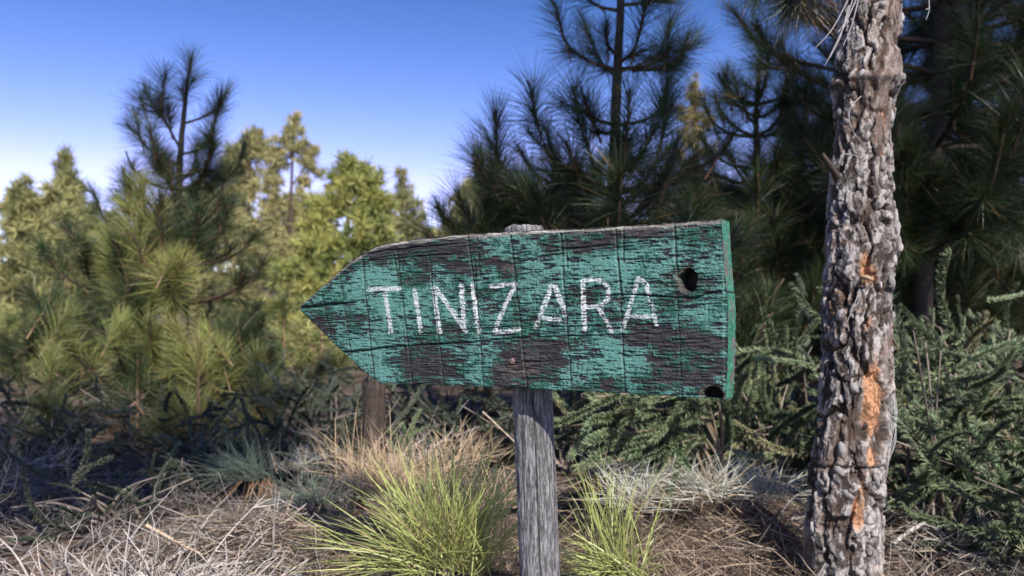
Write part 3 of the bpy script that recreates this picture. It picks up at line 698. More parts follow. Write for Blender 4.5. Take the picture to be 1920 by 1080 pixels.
# ------------------------------------------------------------------ near pine with thick plated bark
def build_near_pine():
    Y = 1.9
    prof = [(-300, 1655, 108), (0, 1632, 114), (90, 1629, 112), (135, 1627, 122), (160, 1625, 128), (185, 1622, 112), (250, 1617, 100), (330, 1613, 112), (430, 1614, 126), (470, 1616, 132), (530, 1610, 124), (650, 1606, 124), (760, 1603, 128), (850, 1594, 130), (880, 1590, 134), (1000, 1583, 138), (1080, 1578, 138), (1300, 1570, 165)]
    zs = np.array([at(p[1], p[0], Y)[2] for p in prof]); xs = np.array([at(p[1], p[0], Y)[0] for p in prof]); rs = np.array([p[2]/2/FPX*Y for p in prof])
    o = np.argsort(zs); zs, xs, rs = zs[o], xs[o], rs[o]
    root = thing('pine_tree', tuple(on(float(np.interp(0, zs, xs)), Y)), 'near pine trunk with flaking grey and orange bark plates beside the signboard', 'tree')
    NT, NZ = 260, 640
    zz = np.linspace(-.12, 1.55, NZ); th = np.arange(NT)*2*np.pi/NT
    TH, ZZ = np.meshgrid(th, zz)
    CX = np.interp(ZZ, zs, xs); RR = np.interp(ZZ, zs, rs)
    # seam at the back (th = pi/2); use cos/sin embedding-safe coordinates by measuring from the back
    T0 = (TH-math.pi*.5) % (2*math.pi)                          # 0..2pi, seam behind
    arc = T0*.082
    wx = .022*(fbm(arc*38, ZZ*30, 4, 201)-.5); wz = .030*(fbm(arc*34, ZZ*26, 4, 205)-.5)
    f1, f2, cid, ox, oy = voronoi((arc+wx)*56, (ZZ+wz)*28, 3, 1.0, True)
    e = sstep(.0, .09, f2-f1)
    g1_, g2_, cid2 = voronoi((arc+wx*.8)*118+7, (ZZ+wz*.8)*66, 5, 1.0)
    e2 = sstep(.0, .14, g2_-g1_)
    F1, F2, CID = voronoi((arc+wx*2)*17+3, (ZZ+wz*2)*5.5, 8)     # long furrows
    E = sstep(.0, .20, F2-F1)
    rough = fbm(arc*330, ZZ*330, 3, 211)
    big = fbm(arc*14, ZZ*9, 3, 215)
    px, py = project(np.stack([CX+RR*np.cos(TH), Y+RR*np.sin(TH), ZZ], -1))
    front = np.sin(TH) < .15
    # orange inner bark where plates have fallen away
    org = np.zeros(TH.shape)
    for (cx, cy, rx, ry, s) in [(1638, 745, 20, 70, 1.2), (1610, 965, 14, 28, 1.1), (1625, 500, 14, 34, .9), (1640, 520, 16, 22, .6), (1628, 610, 9, 24, .5), (1662, 210, 4, 40, .55), (1590, 230, 6, 16, .5), (1640, 860, 16, 30, .7), (1575, 590, 10, 40, .45), (1622, 900, 6, 40, .5)]:
        org = np.maximum(org, s*np.exp(-(((px-cx)/rx)**2+((py-cy)/ry)**2))*front)
    org = sstep(.30, .66, org+.55*(big-.5)+.45*(cid-.5)+.3*(rough-.5))
    smooth_ = sstep(.55, .7, fbm(arc*11+2, ZZ*7, 3, 219))        # areas where outer plates are gone and greyish under-bark shows
    lift = sstep(.12, .9, cid)
    tx = np.cos(cid*57.0); ty = np.sin(cid*91.0)
    tilt = np.clip((ox*tx+oy*ty)*1.3, -.6, .8)
    H = .0058*e*lift*(1+.5*tilt) + .0022*e2*(.2+.8*cid2) + .017*(E-1) + .0030*(rough-.5) + .002*(fbm(arc*90, ZZ*70, 3, 231)-.5)
    H = H*(1-.55*smooth_) - .0050*org + .004*org*(rough-.5) + .006*(big-.5)
    for (yc, hgt, wd) in [(158, .006, .014), (868, -.010, .004), (465, .004, .02)]:
        zc = at(1600, yc, Y)[2]; H = H + hgt*np.exp(-((ZZ+.02*(big-.5)-zc)/wd)**2)
    stub = np.zeros(TH.shape)
    RT = RR + H - .005
    P = np.stack([CX+RT*np.cos(TH), Y+RT*np.sin(TH), ZZ], -1)
    # colours
    lt = np.array([.35, .322, .305]); md = np.array([.042, .032, .027]); dkc = np.array([.030, .021, .017])
    t = np.clip(.34*cid+.52*cid2+.4*rough+.5*(fbm(arc*25, ZZ*16, 3, 233)-.5)-.12, 0, 1)[..., None]
    C = md+(lt-md)*sstep(.25, .85, t)
    und = np.array([.17, .125, .105])
    C = C*(1-.6*smooth_[..., None])+und*.6*smooth_[..., None]
    inner = np.array([.17, .085, .05])                            # rusty colour down in the furrows
    mask_in = ((1-e)*.8)[..., None]*sstep(.45, .6, big)[..., None]
    C = C*(1-mask_in)+inner*mask_in
    md2 = ((1-e)*.85)[..., None]*(1-sstep(.45, .6, big))[..., None]
    C = C*(1-md2)+dkc*md2
    m3 = ((1-E)*.95)[..., None]; C = C*(1-m3)+np.array([.05, .032, .024])*m3
    oc = np.array([.43, .225, .125])*(.45+.9*rough[..., None])
    oc = oc*(1-.5*(fbm(arc*60, ZZ*40, 3, 222) > .62)[..., None])
    C = C*(1-org[..., None])+oc*org[..., None]
    zc = at(1600, 160, Y)[2]; rg = np.exp(-((ZZ+.015*(big-.5)-zc)/.009)**2)[..., None]*(px < 1640)[..., None]; C = C*(1-.75*rg)+dkc*.75*rg
    i = np.arange(NZ-1)[:, None]*NT; j = np.arange(NT)[None, :]; j2 = (j+1) % NT
    F4 = np.stack([i+j, i+j2, i+NT+j2, i+NT+j], -1).reshape(-1, 4)
    L0 = np.array(root.location)
    tr = obj('trunk', mesh_np('trunk', P.reshape(-1, 3)-L0, [F4], M_bark, np.clip(C, 0, 1).reshape(-1, 3), False), root)
    # the trunk goes on above the frame
    top = np.array([CX[-1, 0], Y, 1.53]); up = [top, top+[.03, 0, .9], top+[.10, .05, 2.2], top+[.12, .05, 3.9]]
    sp = spline(up, 24); mb = MB(); tube(mb, sp-L0, np.linspace(.066, .02, 24), 14, (.24, .22, .21), True, .05)
    obj('upper_trunk', mb.mesh('upper_trunk', M_branch, True), root)
    g = np.random.default_rng(77)
    # loose bark flakes along the silhouette and the face
    for k in range(70):
        i_ = g.integers(30, NZ-10); j_ = int(g.uniform(.48, 1.02)*NT) % NT
        p = P[i_, j_]; nrm = np.array([math.cos(th[j_]), math.sin(th[j_]), 0]); tg = np.array([-nrm[1], nrm[0], 0])
        w, h = g.uniform(.005, .011), g.uniform(.008, .020); a = g.normal(0, .4)
        e1 = tg*math.cos(a)+np.array([0, 0, 1])*math.sin(a); e2_ = np.cross(nrm, e1)
        ring = []
        for q in range(7):
            an = q*2*math.pi/7; rr = g.uniform(.75, 1.15); ring.append(p+nrm*g.uniform(.001, .004)+rr*(w*math.cos(an)*e1+h*math.sin(an)*e2_))
        ring = np.array(ring); c0 = p+nrm*.006; back = ring-nrm*.006
        mb = MB(); q = np.arange(7); q2 = (q+1) % 7
        mb.add(np.vstack([ring, back, c0[None]])-L0, np.stack([q, q2, np.full(7, 14)], -1), np.stack([7+q, 7+q2, q2, q], -1), np.array([.30, .28, .27])*g.uniform(.4, 1.15))
        obj('bark_flake', mb.mesh('bark_flake', M_bark), root)
    # broken branch stub on the left, resin-tipped snag in front
    a = at(1572, 335, Y-.02); b = at(1558, 312, Y-.05); c = at(1543, 288, Y-.06)
    mb = MB(); tube(mb, spline([a, b, c], 8)-L0, np.linspace(.010, .003, 8), 8, (.06, .045, .036), True, .2); obj('branch_stub', mb.mesh('branch_stub', M_bark), root)
    a = at(1615, 520, Y-.07); mb = MB(); tube(mb, spline([a, a+[.004, -.02, -.002], a+[.014, -.028, -.006]], 7)-L0, [.004, .005, .0055, .005, .0045, .004, .002], 8, (.42, .29, .17), True, .15); obj('branch_stub', mb.mesh('branch_stub', M_bark), root)
    # dry needles caught in the bark
    def strand(pp, w=.0011, C=(.45, .43, .42), dy=-.095):
        mb = MB(); tube(mb, spline([at(x, y, Y+dy) for x, y in pp], 14)-L0, np.linspace(w, w*.5, 14), 4, C); obj('dry_needle', mb.mesh('dry_needle', M_litter), root)
    strand([(1615, 180), (1596, 200), (1592, 225), (1602, 250), (1616, 268)]); strand([(1612, 542), (1604, 565), (1594, 590), (1586, 610)])
    strand([(1580, 288), (1600, 291), (1618, 297)]); strand([(1668, 700), (1672, 780), (1666, 830), (1656, 880)], dy=-.03)
    for k in range(10):
        x0 = 1668+g.uniform(-3, 6); strand([(x0, 705+g.uniform(-15, 40)), (x0+g.uniform(2, 16), 770), (x0+g.uniform(-6, 8), 830), (x0-8+g.uniform(-8, 6), 860+g.uniform(0, 70))], .0009, dy=-.02)
    for pp in [[(1590, 0), (1560, 55), (1527, 92)], [(1605, 0), (1578, 60), (1546, 125)], [(1612, -10), (1596, 50), (1580, 88)], [(1600, -5), (1585, 40), (1570, 62)], [(1592, 10), (1575, 70), (1555, 110)]]:
        strand(pp, .0014, (.42, .40, .40), dy=-.13)
    for pp in [[(1742, 0), (1742, 20), (1736, 38)], [(1736, 18), (1744, 14)]]: strand(pp, .0012, (.45, .45, .45), dy=-.1)
    # epicormic tufts
    ep = tuft_mesh('needle_tuft', 26, .055, .012, .0014, 301, 20, 75, c0=(.10, .15, .09), c1=(.24, .32, .2), seg=2, stem=False)
    place('needle_tuft', ep, root, at(1668, 566, Y-.02), (1, -.3, .1), .8, g); place('needle_tuft', ep, root, at(1664, 690, Y-.02), (.8, -.3, -.4), .9, g)
    place('needle_tuft', ep, root, at(1676, 775, Y-.03), (.9, -.4, .1), 1.0, g); place('needle_tuft', ep, root, at(1682, 770, Y), (.6, -.3, .6), 1.0, g)
    # crown overhead: branches spread above the frame, a few tufts hang into it
    for k in range(30):
        zc = g.uniform(1.62, 4.6); c = np.array([np.interp(zc, sp[:, 2], sp[:, 0]), Y, zc]); a = k*2.4+g.normal(0, .3)
        L = (1.45-.22*(zc-1.6))*g.uniform(.7, 1.1); d = np.array([math.cos(a), math.sin(a), 0])
        if zc < 2.1 and d[1] < -.2: continue
        shoot(root, [c, c+d*L*.5+[0, 0, .02], c+d*L*.85+[0, 0, .14*L], c+d*L+[0, 0, .32*L]], .02, .006, 6, TUFT, 1.15, g, .14)
    for pp, dy in [([(1590, -60), (1540, -70), (1500, -40)], .2), ([(1590, -80), (1520, -90), (1460, -60)], .35), ([(1600, -60), (1560, -70), (1530, -30)], .5), ([(1580, -90), (1490, -110), (1420, -90)], .3)]:
        n = len(pp); pts = [at(x, y, Y+.1+dy*i/(n-1)) for i, (x, y) in enumerate(pp)]
        b, s_ = branch_tube(root, pts, .011, .006)
        for q in (-1, -5): place('needle_tuft', TUFT_D[g.integers(2)] if q == -1 else TUFT[0], root, s_[q], (-.5+g.normal(0, .2), .1, -.55), .85, g)
build_near_pine()

# ------------------------------------------------------------------ far trees
def far_tree(name, label, Y, blobs, trunk, c_l, c_d, seed, puff=.42, dens=1.0, group='far pines behind the clearing'):
    g = np.random.default_rng(seed); base = at(trunk[0][0], 640, Y); base[2] = float(gz(base[0], base[1]))-.05
    root = thing(name, tuple(base), label, 'tree', group)
    mb = MB(); k = Y/FPX
    scale = puff
    centers = []
    for (px, py, rx, ry) in blobs:
        c = at(px, py, Y); n = int(dens*max(8, 19*(rx*ry)*k*k/(puff*puff)))
        v = unit(g.normal(size=(n, 3)))*(g.random(n)**.45)[:, None]
        centers.append(c+v*np.array([rx*k, .8*rx*k, ry*k])*1.08)
    cc = np.concatenate(centers); cc = cc[cc[:, 2] > base[2]+.2]
    for c in cc:
        n = 34; D = unit(g.normal(size=(n, 3))+[0, 0, .45]); s = scale*g.uniform(.65, 1.25)
        t = g.random(); col = np.array(c_d)*(1-t)+np.array(c_l)*t
        ribbons(mb, np.repeat((c-base)[None], n, 0)+D*s*.12, D, s*g.uniform(.7, 1.1, n), s*.13, None, 1, col*1.0, col*1.35, g)
    obj('crown', mb.mesh('crown', M_far), root)
    mb = MB(); pts = [base]+[at(x, y, Y) for x, y in trunk]; sp = spline(pts, 14)
    tube(mb, sp-base, np.linspace(.15, .04, 14), 8, (.07, .05, .04), True, .06); obj('trunk', mb.mesh('trunk', M_branch, True), root)
    for c in cc[g.permutation(len(cc))[:14]]:
        i = int(np.argmin(abs(sp[:, 2]-(c[2]-.5)))); mb = MB()
        tube(mb, spline([sp[i], (sp[i]+c)/2+[0, 0, -.1], c], 6)-base, np.linspace(.06, .02, 6), 5, (.08, .06, .05)); obj('branch', mb.mesh('branch', M_branch, True), root)
OL = (.37, .345, .14); OD = (.15, .16, .07)
OL2 = (.42, .37, .17); OD2 = (.20, .20, .09)
YG = (.40, .375, .115); YD = (.12, .16, .05)
far_tree('pine_tree', 'rounded far pine at the left edge of the view', 30, [(60, 385, 48, 50), (30, 430, 28, 40), (95, 440, 60, 50), (40, 500, 60, 55), (110, 520, 70, 60), (60, 580, 80, 50)], [(60, 560), (62, 400)], OL, OD, 401)
far_tree('pine_tree', 'pointed far pine rising behind the rounded one on the left', 36, [(122, 300, 10, 22), (124, 330, 22, 26), (126, 365, 32, 30), (140, 405, 40, 40), (155, 440, 38, 40), (150, 520, 50, 60)], [(125, 560), (124, 300)], OL, OD, 402)
far_tree('pine_tree', 'broad shouldered far pine right of the dark topped young pine', 31, [(475, 255, 16, 18), (465, 285, 28, 26), (440, 305, 24, 30), (455, 345, 34, 40), (445, 420, 42, 50), (470, 490, 45, 55), (430, 560, 60, 50)], [(465, 560), (470, 270)], OL2, OD, 403)
far_tree('pine_tree', 'tallest far pine with ragged spire and bare lower trunk', 36, [(552, 222, 9, 13), (553, 245, 14, 14), (530, 262, 16, 14), (560, 275, 22, 18), (585, 285, 14, 16), (525, 295, 22, 20), (575, 310, 18, 16), (500, 285, 22, 28), (505, 335, 24, 30), (515, 385, 26, 34), (590, 325, 14, 8), (570, 345, 14, 12), (500, 450, 34, 50), (545, 480, 30, 40)], [(545, 560), (545, 400), (551, 225)], OL2, OD2, 404, puff=.38, dens=.8)
far_tree('pine_tree', 'bright yellow green rounded far pine above the arrow tip', 27, [(655, 312, 30, 18), (690, 330, 26, 24), (640, 340, 30, 24), (670, 355, 42, 30), (620, 385, 45, 26), (700, 385, 36, 28), (600, 415, 40, 24), (670, 410, 30, 16), (590, 460, 40, 34), (640, 470, 50, 30), (700, 440, 46, 30), (560, 520, 50, 40), (620, 530, 50, 40)], [(650, 560), (652, 420), (658, 320)], YG, YD, 405)
far_tree('pine_tree', 'far pine with drooping right side, last before the open sky', 33, [(750, 335, 10, 14), (755, 360, 20, 18), (768, 385, 22, 16), (735, 385, 20, 20), (775, 410, 22, 14), (740, 425, 46, 20), (790, 440, 30, 14), (720, 470, 60, 40)], [(752, 560), (752, 340)], OL2, OD, 406, dens=.9)
far_tree('pine_tree', 'broad far pine half hidden behind the young pine stem', 38, [(385, 380, 40, 40), (340, 410, 50, 40), (390, 450, 60, 50), (300, 460, 60, 50), (350, 530, 90, 50)], [(370, 560), (372, 390)], OL, OD, 412)
far_tree('pine_tree', 'far pine between the pointed pine and the young pine', 40, [(205, 430, 30, 34), (225, 470, 46, 44), (200, 530, 60, 50), (260, 540, 60, 50)], [(210, 560), (208, 430)], OL, OD, 413)
far_tree('pine_tree', 'far pine filling the gap under the ragged spire', 42, [(560, 400, 34, 36), (530, 440, 40, 40), (590, 440, 40, 36), (560, 510, 70, 50)], [(560, 560), (560, 420)], OL2, OD2, 414)
far_tree('pine_tree', 'distant low pine in the dip beside the dark pine', 55, [(845, 425, 22, 10), (880, 415, 26, 14), (820, 440, 26, 10), (860, 460, 60, 24)], [(860, 600), (860, 430)], OL, OD, 407, puff=.6)
far_tree('pine_tree', 'slender sunlit tan pine seen through the dark branches', 18, [(1300, 155, 8, 14), (1302, 185, 18, 18), (1288, 215, 18, 18), (1318, 225, 20, 20), (1300, 255, 26, 20), (1280, 290, 18, 16), (1325, 290, 20, 18), (1305, 330, 26, 18), (1310, 375, 30, 24)], [(1310, 560), (1312, 400), (1300, 160)], (.34, .27, .11), (.20, .17, .07), 408, puff=.20, dens=.7)
far_tree('pine_tree', 'sunlit far pine glimpsed behind the left of the dark pine', 16, [(905, 350, 34, 40), (880, 390, 36, 34), (935, 390, 40, 40), (900, 450, 60, 40)], [(905, 560), (905, 360)], OL, OD, 409, puff=.24)
far_tree('pine_tree', 'sunlit far pine glimpsed behind the right end of the signboard', 17, [(1345, 375, 34, 24), (1310, 410, 40, 30), (1380, 400, 34, 34), (1350, 450, 60, 40)], [(1345, 560), (1345, 390)], OL2, OD2, 410, puff=.24)
far_tree('pine_tree', 'sunlit far pine glimpsed behind the dark pine trunk', 20, [(1080, 350, 30, 28), (1060, 400, 50, 40), (1130, 420, 50, 40)], [(1080, 560), (1080, 360)], OL, OD, 411, puff=.26)
for k, (px, py, rx, ry, Y, lb) in enumerate([(520, 600, 50, 36, 11, 'rounded yellow green bush in the sun below the far pines'), (590, 590, 30, 30, 13, 'small pale bush just left of the arrow tip'), (30, 640, 80, 50, 10, 'olive bush at the left edge under the rounded pine'),
                                             (150, 640, 80, 40, 12, 'olive bush left of the young pine stem'), (470, 640, 70, 40, 9, 'dark bush in front of the far pines'), (1480, 520, 120, 70, 9, 'shaded bush between signboard and near trunk'), (1800, 520, 160, 80, 8, 'shaded bush beyond the right hand shrubs'), (800, 600, 120, 60, 12, 'bush in the distance mostly covered by the left half of the board'), (80, 680, 110, 34, 7.0, 'low bush in front of the left bushes'), (280, 670, 110, 34, 7.5, 'low bush behind the young pine stem'), (450, 680, 90, 30, 6.6, 'low bush behind the dark saplings'), (600, 650, 70, 40, 8.5, 'low bush behind the arrow point'), (1250, 560, 160, 60, 11, 'bush in the distance mostly covered by the right half of the board'), (1900, 540, 120, 80, 10, 'bush at the far right edge')]):
    far_tree('bush', lb, Y, [(px-rx*.4, py, rx*.6, ry), (px+rx*.4, py+5, rx*.6, ry*.9), (px, py-ry*.4, rx*.5, ry*.6)], [(px, py+10), (px, py-ry*.5)], YG if k < 2 else OL, YD, 430+k, puff=.13*Y/10, group='bushes in the middle distance')

# trees around the photographer (outside the view): they shade the middle ground
def shade_tree(label, base, h, blobs, seed):
    g = np.random.default_rng(seed); base = np.array(base, float); root = thing('pine_tree', tuple(base), label, 'tree')
    mb = MB()
    for (x, y, z, rx, ry, rz, n) in blobs:
        v = unit(g.normal(size=(n, 3)))*(g.random(n)**.4)[:, None]*[rx, ry, rz]+[x, y, z]
        for c in v:
            m = 40; D = unit(g.normal(size=(m, 3))+[0, 0, .3]); s = .30*g.uniform(.7, 1.2)
            ribbons(mb, np.repeat((c-base)[None], m, 0), D, s, s*.07, None, 1, np.array(OD), np.array(OL), g)
    obj('crown', mb.mesh('crown', M_far), root)
    mb = MB(); sp = spline([base, base+[.1, .1, h*.5], base+[0, 0, h]], 12); tube(mb, sp-base, np.linspace(.16, .05, 12), 9, (.12, .09, .07)); obj('trunk', mb.mesh('trunk', M_branch, True), root)
shade_tree('tall pine behind the photographer, outside the view', (4.4, -3.0, 0), 9, [(2.4, -2.2, 6.9, 1.0, .6, .6, 50), (4.4, -2.2, 7.4, 1.4, .8, 1.2, 100)], 501)
shade_tree('pine left behind the photographer, outside the view', (-.2, -2.9, 0), 9, [(.6, -2.2, 8.3, .6, .5, .45, 26), (.45, -2.2, 4.88, .62, .4, .24, 34), (-.2, -2.3, 4.9, .35, .4, .25, 12), (.9, -2.3, 5.4, .4, .4, .15, 12), (.30, -2.2, 4.40, .42, .3, .07, 18), (.94, -2.2, 4.78, .26, .3, .06, 10), (.1, -2.2, 5.35, .6, .3, .12, 24), (-.6, -2.2, 5.1, .5, .3, .3, 26), (.02, -2.2, 4.22, .30, .3, .06, 10)], 502)

# ------------------------------------------------------------------ shrubs with furry sprigs (right) and others
def sprig_mesh(L, r, n, seed, c0, c1, curve=.25, mat=None):
    g = np.random.default_rng(seed); mb = MB()
    s = g.random(n); ph = g.uniform(0, 2*np.pi, n); t0 = np.linspace(0, 1, 10)
    bx = curve*L; ax = lambda s: np.stack([bx*s*s, .06*L*np.sin(3*s), L*s], -1)
    a = np.radians(62-25*s+g.normal(0, 10, n))
    D = np.stack([np.sin(a)*np.cos(ph), np.sin(a)*np.sin(ph), np.cos(a)], -1)
    ln = r*g.uniform(.8, 1.3, n)*np.where(s > .93, 1.0, 1.0)
    t = g.random(n)[:, None]; C = np.array(c0)*(1-t)+np.array(c1)*t
    ribbons(mb, ax(s), D, ln, .0042*g.uniform(.8, 1.2, n), np.stack([0*s, 0*s, .25+0*s], -1), 2, C*.75, C*1.1, g, .3)
    tube(mb, ax(t0*.97), np.linspace(.003, .0015, 10), 5, (.14, .11, .08))
    return mb.mesh('sprig', mat or M_sprig)
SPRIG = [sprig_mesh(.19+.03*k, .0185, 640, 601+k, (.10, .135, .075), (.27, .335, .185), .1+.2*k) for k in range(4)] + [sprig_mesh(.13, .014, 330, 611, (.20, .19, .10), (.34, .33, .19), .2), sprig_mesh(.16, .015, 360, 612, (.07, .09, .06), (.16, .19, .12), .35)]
SPRIG_D = [sprig_mesh(.19, .014, 420, 621+k, (.05, .065, .045), (.10, .125, .09), .2) for k in range(2)]  # darker copy of the sprigs, with shade put into the leaf colour
def shrub(label, base, n, rad, hgt, seed, meshes=SPRIG, lean=(0, 0, 0), s=1.0, twigs=10, low=0.0, group=None, name='shrub', tcol=(.20, .165, .14)):
    g = np.random.default_rng(seed); base = np.array(base, float); root = thing(name, tuple(base), label, 'shrub', group)
    tips = []
    for k in range(twigs):
        a = g.uniform(0, 6.28); d = np.array([math.cos(a), math.sin(a), 0])*g.uniform(.2, 1)*rad
        tip = base+d+np.array([0, 0, hgt*g.uniform(.35, .82)])+np.array(lean)*g.random()
        mb = MB(); sp = spline([base+g.normal(0, .03, 3)*[1, 1, 0], base+d*.4+[0, 0, hgt*.3]+g.normal(0, .05, 3), tip], 9)
        tube(mb, sp-base, np.linspace(.006, .002, 9), 5, np.array(tcol)*g.uniform(.7, 1.3)); obj('stem', mb.mesh('stem', M_twig, True), root); tips.append(sp)
    for k in range(n):
        sp = tips[g.integers(len(tips))]; i = g.integers(2, len(sp)); p = sp[i]+g.normal(0, 1, 3)*[.10*rad/.4, .10*rad/.4, .07]
        p[2] = max(p[2], float(gz(p[0], p[1]))+low+.02)
        d = unit((p-base)*[1, 1, .25]+[0, 0, .12]+g.normal(0, .17, 3))
        place('sprig', meshes[g.integers(len(meshes))], root, p-d*.08*s, d, s*g.uniform(.5, 1.15), g)
    return root
shrub('green shrub of furry sprigs at the right edge, upper half', on(1.62, 2.55), 200, .55, .80, 701, twigs=16)
shrub('green shrub of furry sprigs directly right of the near trunk', on(1.22, 2.35), 150, .42, .72, 702, twigs=14)
shrub('green shrub of furry sprigs behind the near trunk', on(.95, 2.9), 140, .5, .80, 703, twigs=14)
shrub('green shrub of furry sprigs in the lower right corner', on(1.42, 1.95), 110, .42, .40, 704, twigs=12)
shrub('dark green shrub low behind the right end of the signboard', on(.62, 2.9), 130, .5, .62, 705, twigs=12)
shrub('green shrub farther back at the right edge', on(2.1, 3.1), 150, .6, .95, 706, twigs=12)
# spreading branch of pale sprigs under the board
g4 = np.random.default_rng(45)
root = thing('shrub', tuple(on(.62, 2.35)), 'spreading shrub with pale green sprigs reaching left under the signboard', 'shrub')
for pp in [[(1330, 800), (1240, 775), (1060, 800)], [(1340, 790), (1270, 800), (1110, 820)], [(1330, 760), (1230, 735), (1120, 745)], [(1330, 830), (1270, 830), (1150, 865)], [(1300, 815), (1220, 835), (1150, 840)], [(1350, 760), (1300, 735), (1240, 745)], [(1280, 790), (1262, 810), (1258, 835)], [(1330, 790), (1250, 770), (1170, 770)], [(1300, 770), (1200, 760), (1130, 790)]]:
    pts = [np.array(root.location)+g4.normal(0, .02, 3)]+[at(x, y, 2.3-.12*i) for i, (x, y) in enumerate(pp)]
    sp = spline(pts, 9); mb = MB(); tube(mb, sp-np.array(root.location), np.linspace(.006, .003, 9), 5, (.18, .14, .1)); obj('stem', mb.mesh('stem', M_twig, True), root)
    for i in (3, 4, 5, 6, 7):
        d = unit(sp[i+1]-sp[i]+g4.normal(0, .012, 3)); place('sprig', SPRIG[g4.integers(3)], root, sp[i], d, .85*g4.uniform(.8, 1.1), g4)
# left middle-ground shrubs, in shade
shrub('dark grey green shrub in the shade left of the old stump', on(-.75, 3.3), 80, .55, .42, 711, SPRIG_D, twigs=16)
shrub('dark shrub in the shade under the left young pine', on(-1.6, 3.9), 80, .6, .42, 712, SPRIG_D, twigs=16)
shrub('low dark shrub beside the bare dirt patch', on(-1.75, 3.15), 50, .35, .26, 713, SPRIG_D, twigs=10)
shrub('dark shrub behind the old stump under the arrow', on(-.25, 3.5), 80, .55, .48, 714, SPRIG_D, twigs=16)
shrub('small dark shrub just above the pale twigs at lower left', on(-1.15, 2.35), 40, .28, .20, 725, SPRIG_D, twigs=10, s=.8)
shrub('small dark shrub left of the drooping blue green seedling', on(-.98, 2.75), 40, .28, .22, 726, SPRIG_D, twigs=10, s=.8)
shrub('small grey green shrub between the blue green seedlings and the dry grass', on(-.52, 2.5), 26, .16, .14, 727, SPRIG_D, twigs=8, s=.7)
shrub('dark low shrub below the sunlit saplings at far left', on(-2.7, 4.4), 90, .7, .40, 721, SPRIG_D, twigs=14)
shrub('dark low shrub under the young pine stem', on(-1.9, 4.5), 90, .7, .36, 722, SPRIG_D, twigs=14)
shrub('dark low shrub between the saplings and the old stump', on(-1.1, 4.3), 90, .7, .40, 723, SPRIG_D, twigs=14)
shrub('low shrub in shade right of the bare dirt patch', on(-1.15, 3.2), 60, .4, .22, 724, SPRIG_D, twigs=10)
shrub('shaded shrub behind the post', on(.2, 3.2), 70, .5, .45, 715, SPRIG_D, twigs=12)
shrub('small green sprout of upright sprigs beside the old stump', on(-.39, 2.75), 14, .10, .16, 716, SPRIG, twigs=4, s=.7)

# ------------------------------------------------------------------ dead twiggy bushes
def dead_bush(label, base, n, L, seed, spread=1.0, lean=(0, 0, .6), c=(.42, .39, .37), r=.004, name='dead_bush'):
    g = np.random.default_rng(seed); base = np.array(base, float); root = thing(name, tuple(base), label, 'shrub')
    for k in range(n):
        a = g.uniform(0, 6.28); d = unit(np.array([math.cos(a)*spread, math.sin(a)*spread, 0])+np.array(lean)+g.normal(0, .2, 3))
        l = L*g.uniform(.55, 1.1); p0 = base+np.array([math.cos(a), math.sin(a), 0])*g.uniform(0, .06)-[0, 0, .02]
        mid = p0+d*l*.5+g.normal(0, .04*L, 3); tip = p0+d*l+g.normal(0, .08*L, 3)-[0, 0, .1*l]
        sp = spline([p0, mid, tip], 9); mb = MB(); cc = np.array(c)*g.uniform(.6, 1.15)
        tube(mb, sp-base, np.linspace(r, r*.35, 9), 5, cc)
        for q in range(g.integers(4, 8)):
            i = g.integers(2, 8); T = unit(sp[min(i+1, 8)]-sp[i-1]); e = unit(T+g.normal(0, .55, 3)); m = l*g.uniform(.15, .42)
            s2 = spline([sp[i], sp[i]+e*m*.5+g.normal(0, .012, 3), sp[i]+e*m+g.normal(0, .025, 3)], 6)
            tube(mb, s2-base, np.linspace(r*.5, r*.2, 6), 4, cc*g.uniform(.8, 1.2))
            for q2 in range(2):
                i2 = g.integers(1, 5); e2 = unit(e+g.normal(0, .6, 3)); m2 = m*g.uniform(.25, .5)
                tube(mb, np.array([s2[i2], s2[i2]+e2*m2*.5+g.normal(0, .006, 3), s2[i2]+e2*m2])-base, [r*.28, r*.22, r*.12], 3, cc*g.uniform(.8, 1.25))
        obj('twig', mb.mesh('twig', M_twig, True), root)
dead_bush('pale grey dead bush in the lower left corner', on(-.98, 1.78), 60, .42, 801, 1.1, (.2, 0, .5), c=(.42, .375, .345), r=.0036)
dead_bush('bleached dead bush at the left edge above the corner one', on(-1.95, 2.95), 40, .48, 802, 1.0, (.2, -.1, .45), c=(.28, .26, .25))  # twigs toned down, shade of the left side put into their colour
dead_bush('pale dead bush beside the corner one', on(-.78, 1.75), 44, .32, 811, 1.0, (.15, .1, .6), c=(.40, .355, .325), r=.0033)
dead_bush('grey brushwood in the shade left of the needle heap', on(-1.25, 2.2), 34, .36, 812, 1.0, (.1, -.1, .35), c=(.17, .145, .13), r=.003)  # twig colour darkened to deepen the shade here
dead_bush('grey brushwood below the drooping blue green seedling', on(-.80, 2.45), 30, .30, 813, 1.0, (.1, -.1, .3), c=(.17, .145, .13), r=.0028)  # shade deepened through a darker twig colour
dead_bush('dead twigs fanning right of the lower left corner', on(-.62, 1.80), 26, .22, 803, 1.0, (.1, -.1, .6), c=(.5, .46, .43), r=.003)
dead_bush('grey dead bush behind the arrow point', on(-.55, 3.3), 26, .40, 804, 1.0, (0, -.1, .6), c=(.34, .32, .31))
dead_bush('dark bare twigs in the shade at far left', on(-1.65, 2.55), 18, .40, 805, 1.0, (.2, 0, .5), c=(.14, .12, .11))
dead_bush('bare grey twigs at the foot of the right shrubs', on(1.3, 2.05), 26, .32, 806, 1.0, (0, -.1, .25), c=(.36, .33, .31))
dead_bush('bleached twigs left of the near trunk below the shrubs', on(.72, 2.3), 14, .26, 807, 1.0, (.2, -.1, .3), c=(.45, .42, .4), r=.003)
